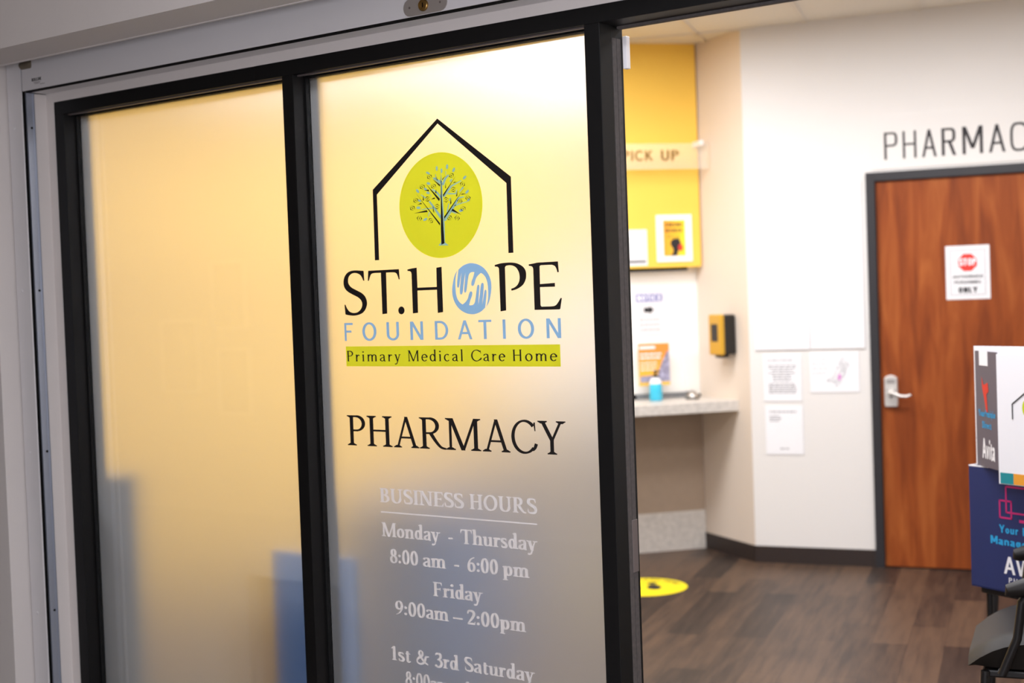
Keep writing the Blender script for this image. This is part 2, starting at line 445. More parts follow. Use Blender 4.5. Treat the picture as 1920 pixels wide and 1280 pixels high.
def glyph(p, ch):
    S, H, X = p.S, p.H, p.x
    ser = p.serif
    if ch == 'A':
        p.diag(0.07, 0, 0.37, 0.985, (H+S)/2*0.85 if ser else S); p.diag(0.67, 0, 0.37, 1.0, S); p.bar(0.17, 0.57, 0.33); p.sf(0.07, 0, 1); p.sf(0.67, 0, 1); return 0.74
    if ch == 'B':
        x = 0.16; p.stem(x, 0, 1); p.ell(0.30, 0.755, 0.24, 0.245, 90, -90); p.ell(0.31, 0.265, 0.29, 0.265, 90, -90)
        for y in (1-H/2, 0.52, H/2): p.bar(x, 0.31, y)
        p.sf(x, 0, 1, 1, 0); p.sf(x, 1, -1, 1, 0); return 0.6
    if ch == 'C':
        p.ell(0.42, 0.5, 0.42, 0.515, 42, 318)
        if ser:
            p.P.append([(0.70, 0.93), (0.755, 0.95), (0.765, 0.68), (0.735, 0.68)]); p.spl([(0.66, 0.10), (0.73, 0.17), (0.78, 0.30)])
        return 0.76
    if ch == 'D':
        p.stem(S/2, 0, 1); p.bar(0, 0.26, 1-H/2); p.bar(0, 0.26, H/2); p.ell(0.25, 0.5, 0.38, 0.5, 90, -90); return 0.62
    if ch in 'EF':
        x = 0.15 if ser else S/2; p.stem(x, 0, 1); p.bar(x, 0.54, 1-H/2); p.bar(x, 0.44, 0.52)
        if ch == 'E': p.bar(x, 0.56, H/2)
        if ser:
            p.P.append([(0.54, 1), (0.565, 0.76), (0.535, 0.76), (0.46, 1-H)]); p.P.append([(0.42, 0.62), (0.46, 0.62), (0.46, 0.41), (0.42, 0.41)])
            if ch == 'E': p.P.append([(0.56, 0), (0.61, 0.25), (0.58, 0.25), (0.48, H)])
            else: p.sf(x, 0, 1)
            p.sf(x, 1, -1, 1, 0)
            if ch == 'E': p.sf(x, 0, 1, 1, 0)
        return 0.58
    if ch == 'H':
        a, b = (0.16, 0.62) if ser else (S/2, 0.56)
        p.stem(a, 0, 1); p.stem(b, 0, 1); p.bar(a, b, 0.52)
        for x in (a, b): p.sf(x, 0, 1); p.sf(x, 1, -1)
        return b + a
    if ch == 'I':
        x = 0.16 if ser else S/2; p.stem(x, 0, 1); p.sf(x, 0, 1); p.sf(x, 1, -1); return 2*x
    if ch == 'K':
        p.stem(S/2, 0, 1); p.diag(0.12, 0.36, 0.56, 1, S); p.diag(0.24, 0.58, 0.60, 0, S); return 0.64
    if ch == 'L':
        p.stem(S/2, 0, 1); p.bar(0, 0.46, H/2); return 0.48
    if ch == 'M':
        t = (H+S)/2*0.85 if ser else S
        a, b, c = (0.13, 0.48, 0.83) if ser else (S/2, 0.39, 0.78-S/2)
        p.stem(a, 0, 1, t); p.diag(b, 0.0 if ser else 0.2, a+0.02, 1, S); p.diag(b, 0.0 if ser else 0.2, c-0.02, 1, t); p.stem(c, 0, 1)
        p.sf(a, 0, 1); p.sf(c, 0, 1); p.sf(a, 1, -1, 1, 0); p.sf(c, 1, -1, 0, 1); return c + a
    if ch == 'N':
        t = (H+S)/2*0.8 if ser else S
        a, b = (0.13, 0.66) if ser else (S/2, 0.54)
        p.stem(a, 0, 1, t); p.stem(b, 0, 1, t); p.diag(b-0.01, 0, a+0.01, 1, S)
        p.sf(a, 0, 1); p.sf(a, 1, -1, 1, 0); p.sf(b, 1, -1); return b + a
    if ch == 'O': 
        rx = 0.40 if ser else 0.33; p.ell(rx, 0.5, rx, 0.515); return 2*rx
    if ch in 'PR':
        x = 0.15 if ser else S/2; p.stem(x, 0, 1); p.bar(x, 0.32, 1-H/2); p.ell(0.30, 0.735, 0.27, 0.265, 90, -90); p.bar(x, 0.31, 0.47+H/2)
        p.sf(x, 0, 1); p.sf(x, 1, -1, 1, 0)
        if ch == 'R':
            if ser: p.spl([(0.33, 0.50), (0.46, 0.26), (0.60, 0.07), (0.74, 0.02)], lambda t: S*(1-0.45*t)); return 0.76
            p.diag(0.52, 0, 0.32, 0.5, S); return 0.58
        return 0.57
    if ch == 'S':
        p.spl([(0.45, 0.80), (0.41, 0.93), (0.27, 0.99-H/2), (0.12, 0.92), (0.075, 0.76), (0.15, 0.62), (0.29, 0.52), (0.43, 0.40), (0.475, 0.24), (0.41, 0.08), (0.25, 0.01+H/2), (0.10, 0.08), (0.05, 0.24)],
              (lambda t: H + (S*1.12-H)*max(0.0, math.sin(math.pi*min(1, max(0, (t-0.08)/0.84))))**0.9) if ser else None)
        if ser:
            p.P.append([(0.43, 0.95), (0.47, 0.99), (0.485, 0.70), (0.455, 0.70)]); p.P.append([(0.06, 0.02), (0.09, 0.10), (0.065, 0.33), (0.03, 0.33)])
        return 0.53
    if ch == 'T':
        c = 0.34 if ser else 0.29; p.stem(c, 0, 1); p.bar(0.01, 2*c-0.01, 1-H/2); p.sf(c, 0, 1)
        if ser:
            p.P.append([(0.0, 1), (0.09, 1), (0.03, 0.74), (-0.005, 0.74)]); p.P.append([(2*c-0.09, 1), (2*c, 1), (2*c+0.005, 0.74), (2*c-0.03, 0.74)])
        return 2*c
    if ch == 'U':
        a, b = (0.16, 0.62) if ser else (S/2, 0.52)
        t = (H+S)/2*0.85 if ser else S
        p.stem(a, 0.32, 1); p.stem(b, 0.32, 1, t); p.ell((a+b)/2, 0.33, (b-a)/2+S/2, 0.34, 180, 360); p.sf(a, 1, -1); p.sf(b, 1, -1); return b + a
    if ch == 'V':
        p.diag(0.31, 0, 0.05, 1, S); p.diag(0.31, 0, 0.57, 1, S); return 0.62
    if ch == 'Y':
        p.stem(0.36, 0, 0.45); p.diag(0.36, 0.42, 0.09, 1, S); p.diag(0.37, 0.42, 0.63, 1, (H+S)/2*0.85 if ser else S); p.sf(0.36, 0, 1); p.sf(0.09, 1, -1); p.sf(0.63, 1, -1); return 0.72
    if ch == 'Z':
        p.bar(0.02, 0.52, 1-H/2); p.bar(0, 0.54, H/2); p.diag(0.06, 0, 0.48, 1, S); return 0.54
    # ---- lower case
    if ch == 'a':
        p.spl([(0.06, X*0.76), (0.12, X*0.92), (0.24, X-H/2), (0.34, X*0.88), (0.365, X*0.68)]); p.stem(0.365, 0.08, X*0.7)
        p.spl([(0.365, 0.12), (0.40, 0.03), (0.47, 0.03)], lambda t: S*(1-t)+H*t); p.spl([(0.36, X*0.58), (0.20, X*0.50), (0.08, X*0.33), (0.09, 0.09), (0.20, H/2), (0.31, 0.07), (0.37, 0.14)]); return 0.48
    if ch == 'c':
        p.ell(0.25, X/2, 0.25, X/2+0.01, 50, 315); return 0.46
    if ch == 'd':
        p.ell(0.23, X/2, 0.23, X/2+0.01); p.stem(0.42, 0, 1.06); p.wedge(0.42, 1.06, S); p.sf(0.42, 0, 1, 0, 1); return 0.54
    if ch == 'e':
        p.ell(0.25, X/2, 0.25, X/2+0.01, 15, 318); p.bar(0.05, 0.46, X*0.56); p.spl([(0.45, X*0.55), (0.45, X*0.66), (0.42, X*0.80)]); return 0.5
    if ch == 'g':
        p.ell(0.23, X/2, 0.23, X/2+0.01); p.stem(0.42, -0.1, X); p.spl([(0.42, -0.08), (0.38, -0.24), (0.22, -0.29), (0.08, -0.24)]); return 0.54
    if ch == 'h':
        p.stem(0.12, 0, 1.06); p.wedge(0.12, 1.06, S); p.spl([(0.14, X*0.70), (0.24, X*0.94), (0.36, X-H/2-0.005), (0.44, X*0.82), (0.45, X*0.6)]); p.stem(0.45, 0, X*0.62); p.sf(0.12, 0, 1); p.sf(0.45, 0, 1); return 0.58
    if ch == 'i':
        p.stem(0.12, 0, X); p.wedge(0.12, X, S); p.sf(0.12, 0, 1); p.dot(0.12, 0.88, S*0.62); return 0.25
    if ch == 'l':
        p.stem(0.12, 0, 1.06); p.wedge(0.12, 1.06, S); p.sf(0.12, 0, 1); return 0.25
    if ch in 'nm':
        p.stem(0.12, 0, X); p.wedge(0.12, X, S); p.sf(0.12, 0, 1)
        xs = [0.45] if ch == 'n' else [0.43, 0.74]
        a = 0.12
        for x in xs:
            p.spl([(a+0.02, X*0.70), (a+0.11, X*0.94), (a+0.22, X-H/2-0.005), (x-0.01, X*0.82), (x, X*0.6)]); p.stem(x, 0, X*0.62); p.sf(x, 0, 1); a = x
        return xs[-1] + 0.13
    if ch == 'o':
        p.ell(0.26, X/2, 0.26, X/2+0.012); return 0.52
    if ch == 'p':
        p.stem(0.12, -0.32, X); p.wedge(0.12, X, S); p.ell(0.31, X/2, 0.235, X/2+0.01); p.sf(0.12, -0.32, 1); return 0.56
    if ch == 'r':
        p.stem(0.12, 0, X); p.wedge(0.12, X, S); p.sf(0.12, 0, 1); p.spl([(0.14, X*0.62), (0.21, X*0.88), (0.31, X*0.95)]); p.dot(0.32, X*0.88, S*0.5); return 0.38
    if ch == 's':
        f = lambda t: H + (S*1.0-H)*max(0.0, math.sin(math.pi*min(1, max(0, (t-0.06)/0.88))))
        p.spl([(0.31, X*0.78), (0.28, X*0.93), (0.18, X-H/2), (0.08, X*0.90), (0.06, X*0.72), (0.14, X*0.58), (0.26, X*0.44), (0.32, X*0.26), (0.27, X*0.08), (0.16, H/2), (0.07, X*0.07), (0.04, X*0.26)], f if S > H else None); return 0.37
    if ch == 't':
        p.stem(0.15, 0.10, X+0.16, S*0.95); p.bar(0.03, 0.32, X-H/2); p.spl([(0.15, 0.14), (0.18, 0.04), (0.26, 0.03), (0.33, 0.09)], lambda t: S*(1-t)+H*0.8*t); return 0.34
    if ch == 'u':
        p.stem(0.12, 0.16, X); p.wedge(0.12, X, S); p.spl([(0.12, 0.22), (0.14, 0.08), (0.23, H/2), (0.34, 0.08), (0.42, 0.18)]); p.stem(0.43, 0, X); p.wedge(0.43, X, S); p.sf(0.43, 0, 1, 0, 1); return 0.56
    if ch == 'y':
        p.diag(0.25, 0, 0.09, X, S); p.spl([(0.42, X), (0.33, X*0.5), (0.24, -0.02), (0.17, -0.22), (0.06, -0.28)], lambda t: H*0.9 + (S-H)*0.4*t); p.dot(0.06, -0.25, S*0.45); p.sf(0.09, X, -1, 1, 0.7); p.sf(0.42, X, -1, 0.7, 0.8); return 0.5
    # ---- figures and signs
    if ch == '0':
        p.ell(0.26, 0.5, 0.26, 0.51); return 0.52
    if ch == '1':
        p.stem(0.26, 0, 1); p.sf(0.26, 0, 1); p.P.append([(0.26, 1), (0.07, 0.86), (0.08, 0.80), (0.26, 0.86)]); return 0.46
    if ch == '2':
        p.spl([(0.05, 0.74), (0.10, 0.92), (0.24, 0.99-H/2), (0.39, 0.90), (0.42, 0.72), (0.34, 0.50), (0.18, 0.26), (0.06, 0.08)], lambda t: H + (S-H)*max(0, math.sin(math.pi*t))); p.bar(0.03, 0.47, S*0.42, S*0.84); p.P.append([(0.47, 0), (0.51, 0.24), (0.47, 0.24), (0.41, 0.1)]); return 0.52
    if ch == '3':
        p.spl([(0.06, 0.82), (0.13, 0.95), (0.25, 0.99-H/2), (0.38, 0.90), (0.38, 0.70), (0.27, 0.56), (0.16, 0.53)], lambda t: H+(S-H)*math.sin(math.pi*t)); p.spl([(0.18, 0.54), (0.33, 0.50), (0.44, 0.34), (0.39, 0.12), (0.22, 0.02), (0.05, 0.07)], lambda t: H+(S-H)*math.sin(math.pi*t)); p.dot(0.08, 0.09, S*0.5); return 0.5
    if ch == '6':
        p.ell(0.26, 0.31, 0.26, 0.32); p.spl([(0.07, 0.34), (0.11, 0.62), (0.25, 0.86), (0.47, 1.0)], lambda t: S*0.95*(1-t)+H*0.7*t); return 0.53
    if ch == '9':
        p.ell(0.26, 0.68, 0.26, 0.32); p.spl([(0.45, 0.66), (0.41, 0.38), (0.27, 0.14), (0.05, 0.0)], lambda t: S*0.95*(1-t)+H*0.7*t); return 0.53
    if ch == '8':
        p.ell(0.26, 0.75, 0.215, 0.255); p.ell(0.26, 0.27, 0.26, 0.28); return 0.52
    if ch == ':':
        p.dot(0.1, 0.12, S*0.58); p.dot(0.1, X-0.08, S*0.58); return 0.22
    if ch == '&':
        p.spl([(0.78, 0.60), (0.66, 0.56), (0.60, 0.32), (0.46, 0.10), (0.26, 0.03), (0.08, 0.14), (0.09, 0.34), (0.24, 0.50), (0.42, 0.66), (0.45, 0.84), (0.35, 0.97), (0.23, 0.90), (0.22, 0.74), (0.34, 0.50), (0.56, 0.20), (0.80, 0.03)], lambda t: H*1.2 + (S*0.85-H)*abs(math.sin(3*math.pi*t))); p.bar(0.62, 0.88, 0.61); return 0.86
    if ch in '-\u2013':
        w = 0.2 if ch == '-' else 0.5
        p.bar(0, w, X*0.46, H*1.5); return w
    return 0.28

from mathutils.geometry import delaunay_2d_cdt
def union(polys):
    """one clean flat outline out of overlapping pen strokes: (points, faces)"""
    vs = []; fs = []
    for q in polys:
        for i in range(1, len(q)-1):
            t = (q[0], q[i], q[i+1])
            a = (t[1][0]-t[0][0])*(t[2][1]-t[0][1]) - (t[2][0]-t[0][0])*(t[1][1]-t[0][1])
            if abs(a) < 1e-7: continue
            if a < 0: t = t[::-1]
            fs.append([len(vs), len(vs)+1, len(vs)+2]); vs += [Vector((p[0], p[1])) for p in t]
    r = delaunay_2d_cdt(vs, [], fs, 0, 1e-5)
    return [tuple(v) for v in r[0]], [tuple(f) for f, of in zip(r[2], r[5]) if len(of)]

def word_letters(txt, pen, gap):
    """per letter stroke polygons in cap-height units, plus the word's left and right extent"""
    x = 0.0; out = []
    for ch in txt:
        pen.P = []
        adv = glyph(pen, ch)
        if pen.P: out.append([[(x+a, b) for a, b in q] for q in pen.P])
        x += adv + gap
    xs = [a for l in out for q in l for a, b in q]
    return out, min(xs), max(xs)

def lay(mb, txt, pen, gap, x0, x1, z0, cap, P, mi=0):
    """set a word between x0 and x1 on baseline z0 with cap height cap; P maps (x, z) to a point in space"""
    ls, a, b = word_letters(txt, pen, gap)
    k = (x1-x0)/(b-a)
    for l in ls:
        v, f = union(l)
        mb.add([P(x0+(u-a)*k, z0+w*cap) for u, w in v], f, mi)

def letters(parent, txt, pen, gap, x0, x1, z0, cap, P, matl, name='letter'):
    """the same, every letter a part of its own"""
    ls, a, b = word_letters(txt, pen, gap)
    k = (x1-x0)/(b-a)
    for l in ls:
        v, f = union(l)
        m = MB(); m.add([P(x0+(u-a)*k, z0+w*cap) for u, w in v], f); m.build(name, matl, parent)

def text_polys(mb, txt, F, s0, s1, z0, cap, off, pen=None, gap=0.12, mi=0):
    lay(mb, txt, pen or Pen(0.15, 0.15), gap, s0, s1, z0, cap, lambda s, z: F(s, z, off), mi)

# traced outlines in the plane of the glass, metres (x, z); a third value marks a corner
LOGO_LETTERS = {'S':[(-2.756,1.6493,1),(-2.7546,1.6212,1),(-2.759,1.6214,1),(-2.7637,1.6311),(-2.772,1.6393),(-2.7872,1.6441),(-2.8029,1.6426),(-2.8141,1.6344),(-2.8176,1.623),(-2.8152,1.6128),(-2.805,1.6032),(-2.7841,1.5939),(-2.7652,1.5855),(-2.7523,1.5737),(-2.7474,1.5578),(-2.752,1.543),(-2.7643,1.5304),(-2.782,1.5243),(-2.8016,1.5223),(-2.821,1.524),(-2.8333,1.5266,1),(-2.8355,1.5546,1),(-2.8316,1.5545,1),(-2.8258,1.544),(-2.8165,1.5344),(-2.8011,1.5301),(-2.7845,1.5323),(-2.7714,1.5413),(-2.7663,1.5526),(-2.7692,1.5641),(-2.7803,1.5737),(-2.8022,1.583),(-2.8213,1.5922),(-2.8324,1.6033),(-2.836,1.6179),(-2.8318,1.6336),(-2.8203,1.6454),(-2.8044,1.6508),(-2.7868,1.6517),(-2.7694,1.6504)],'T':[(-2.7383,1.6487,1),(-2.6226,1.6488,1),(-2.6213,1.6201,1),(-2.6249,1.6202,1),(-2.628,1.629),(-2.6328,1.6373),(-2.6428,1.6404),(-2.6709,1.641,1),(-2.6725,1.5256,1),(-2.6907,1.5242,1),(-2.6906,1.6412,1),(-2.7181,1.6411),(-2.7278,1.638),(-2.733,1.63),(-2.7374,1.6199,1),(-2.7412,1.6203,1)],'H':[(-2.5918,1.6464,1),(-2.5748,1.6489),(-2.5575,1.6502,1),(-2.5572,1.5948,1),(-2.4881,1.5948,1),(-2.4871,1.6473,1),(-2.4684,1.649,1),(-2.4688,1.5254,1),(-2.4878,1.5235,1),(-2.4879,1.5871,1),(-2.5576,1.5869,1),(-2.5587,1.5253,1),(-2.5775,1.524,1),(-2.5771,1.6327,1),(-2.579,1.639),(-2.5843,1.6417),(-2.5913,1.6425,1)],'P':[(-2.2865,1.6463,1),(-2.2664,1.6499),(-2.2448,1.6509),(-2.2268,1.6502),(-2.2106,1.6469),(-2.1947,1.639),(-2.1862,1.6289),(-2.184,1.617),(-2.1865,1.604),(-2.1952,1.5913),(-2.2086,1.5832),(-2.2218,1.5787),(-2.2337,1.5767,1),(-2.2345,1.5818,1),(-2.2232,1.585),(-2.2131,1.5919),(-2.2069,1.6021),(-2.2056,1.6139),(-2.2083,1.6258),(-2.216,1.6366),(-2.2271,1.6423),(-2.2386,1.6438),(-2.2493,1.6425,1),(-2.2523,1.6387,1),(-2.2535,1.5251,1),(-2.2721,1.5229,1),(-2.2724,1.6336,1),(-2.2735,1.6382),(-2.2776,1.6412),(-2.2859,1.6421,1)],'E':[(-2.1751,1.6434,1),(-2.1606,1.645),(-2.1477,1.6468,1),(-2.0821,1.6472,1),(-2.0802,1.6198,1),(-2.0849,1.6195,1),(-2.0883,1.6302),(-2.0935,1.6365),(-2.102,1.6395,1),(-2.1369,1.6396,1),(-2.1401,1.6374,1),(-2.1409,1.591,1),(-2.0938,1.5924,1),(-2.0938,1.5827,1),(-2.1412,1.583,1),(-2.1414,1.5356,1),(-2.1383,1.5323,1),(-2.1098,1.5322,1),(-2.0964,1.5336),(-2.0875,1.5401),(-2.0775,1.5533,1),(-2.0736,1.5526,1),(-2.0795,1.5257,1),(-2.0819,1.5238,1),(-2.1611,1.5243,1),(-2.1609,1.6305,1),(-2.1626,1.6355),(-2.1673,1.6385),(-2.1745,1.6395,1)],'dot':[(-2.6078,1.533),(-2.6085,1.5372),(-2.6108,1.5408),(-2.6144,1.5433),(-2.6187,1.5442),(-2.6231,1.5435),(-2.627,1.5412),(-2.6297,1.5377),(-2.6307,1.5336),(-2.6301,1.5294),(-2.6278,1.5258),(-2.6242,1.5233),(-2.6198,1.5224),(-2.6154,1.5231),(-2.6116,1.5254),(-2.6089,1.5289)]}
HOUSE = [(-2.711,1.6771,1),(-2.709,1.8761,1),(-2.4641,2.0517,1),(-2.2223,1.8753,1),(-2.2229,1.676,1),(-2.2392,1.676,1),(-2.2378,1.8596,1),(-2.4637,2.0382,1),(-2.6939,1.8615,1),(-2.695,1.6772,1)]
HANDS = [[(-2.4099,1.639,1),(-2.3938,1.6492),(-2.3764,1.6541),(-2.3627,1.6546),(-2.3424,1.6504),(-2.3226,1.6396),(-2.3082,1.623),(-2.3007,1.6041),(-2.2999,1.5841),(-2.3042,1.5643),(-2.31,1.5484),(-2.3199,1.5353,1),(-2.3141,1.5512),(-2.3116,1.5671),(-2.3116,1.5858),(-2.3127,1.5992),(-2.3171,1.6127),(-2.3251,1.6223),(-2.3333,1.6273,1),(-2.3438,1.6203),(-2.351,1.6125),(-2.3558,1.6006),(-2.3595,1.5947),(-2.3638,1.5933),(-2.3675,1.5963),(-2.3664,1.605),(-2.3602,1.6169),(-2.3553,1.6301,1),(-2.3638,1.6305),(-2.3708,1.628),(-2.3753,1.6222,1),(-2.3785,1.6095),(-2.3818,1.5934),(-2.3851,1.5801),(-2.389,1.5759),(-2.3924,1.5782),(-2.3925,1.587),(-2.3888,1.6099),(-2.3865,1.63,1),(-2.3914,1.6099),(-2.3947,1.5939),(-2.3971,1.5804),(-2.4001,1.5731),(-2.4045,1.5714),(-2.4077,1.5753),(-2.4072,1.5875),(-2.4035,1.6104),(-2.399,1.6318,1),(-2.4041,1.6158),(-2.4073,1.6024),(-2.4104,1.5923),(-2.4134,1.5901),(-2.4164,1.5932),(-2.4163,1.6027),(-2.4133,1.6215)],[(-2.3233,1.5338,1),(-2.339,1.5234),(-2.3563,1.5182),(-2.37,1.5174),(-2.3904,1.5212),(-2.4107,1.5318),(-2.4255,1.5484),(-2.4333,1.5677),(-2.4341,1.5881),(-2.4296,1.6083),(-2.4236,1.6244),(-2.4134,1.6375,1),(-2.4194,1.6215),(-2.4219,1.6053),(-2.422,1.5863),(-2.4209,1.5727),(-2.4163,1.559),(-2.4081,1.5493),(-2.3997,1.5444,1),(-2.389,1.5516),(-2.3817,1.5595),(-2.3769,1.5714),(-2.3732,1.5774),(-2.3688,1.5789),(-2.3652,1.5758),(-2.3663,1.5671),(-2.3725,1.5552),(-2.3774,1.5418,1),(-2.3688,1.5416),(-2.3619,1.5441),(-2.3573,1.5501,1),(-2.3542,1.5627),(-2.3509,1.5787),(-2.3477,1.5921),(-2.3438,1.5962),(-2.3405,1.5938),(-2.3404,1.5851),(-2.344,1.5624),(-2.3463,1.5424,1),(-2.3414,1.5624),(-2.3382,1.5784),(-2.3358,1.5917),(-2.333,1.5989),(-2.3286,1.6005),(-2.3254,1.5967),(-2.326,1.5847),(-2.3296,1.562),(-2.334,1.5407,1),(-2.329,1.5567),(-2.3258,1.57),(-2.3228,1.5799),(-2.3199,1.5821),(-2.317,1.579),(-2.3171,1.5697),(-2.32,1.5511)]]
TREE_TRI = [[(-2.5485,1.8539),(-2.4676,1.7678),(-2.4679,1.7612)],[(-2.5132,1.8788),(-2.465,1.834),(-2.4679,1.8275)],[(-2.4885,1.8895),(-2.4625,1.8721),(-2.4633,1.867)],[(-2.5601,1.8002),(-2.5129,1.8061),(-2.5093,1.801)],[(-2.5224,1.8491),(-2.5261,1.8345),(-2.5217,1.8324)],[(-2.5199,1.8611),(-2.5028,1.8618),(-2.5023,1.8568)],[(-2.4764,1.862),(-2.4808,1.8513),(-2.4764,1.8495)],[(-2.496,1.8342),(-2.4843,1.839),(-2.481,1.8355)],[(-2.4902,1.815),(-2.4909,1.8025),(-2.4864,1.7963)],[(-2.5462,1.8232),(-2.5323,1.8274),(-2.5285,1.8242)],[(-2.4742,1.8958),(-2.4733,1.8854),(-2.4696,1.8836)],[(-2.4064,1.8919),(-2.4535,1.8442),(-2.453,1.8383)],[(-2.3781,1.8578),(-2.4522,1.7845),(-2.4515,1.7786)],[(-2.3927,1.7863),(-2.4219,1.8046),(-2.4253,1.799)],[(-2.4411,1.8961),(-2.4539,1.8869),(-2.4547,1.8825)],[(-2.4044,1.8746),(-2.4118,1.8759),(-2.4186,1.8724)],[(-2.4424,1.8757),(-2.4447,1.8612),(-2.4418,1.8617)],[(-2.4032,1.853),(-2.4081,1.8359),(-2.4039,1.8378)],[(-2.3724,1.8406),(-2.3863,1.8426),(-2.3911,1.8395)],[(-2.427,1.835),(-2.4249,1.8202),(-2.4299,1.8147)]]
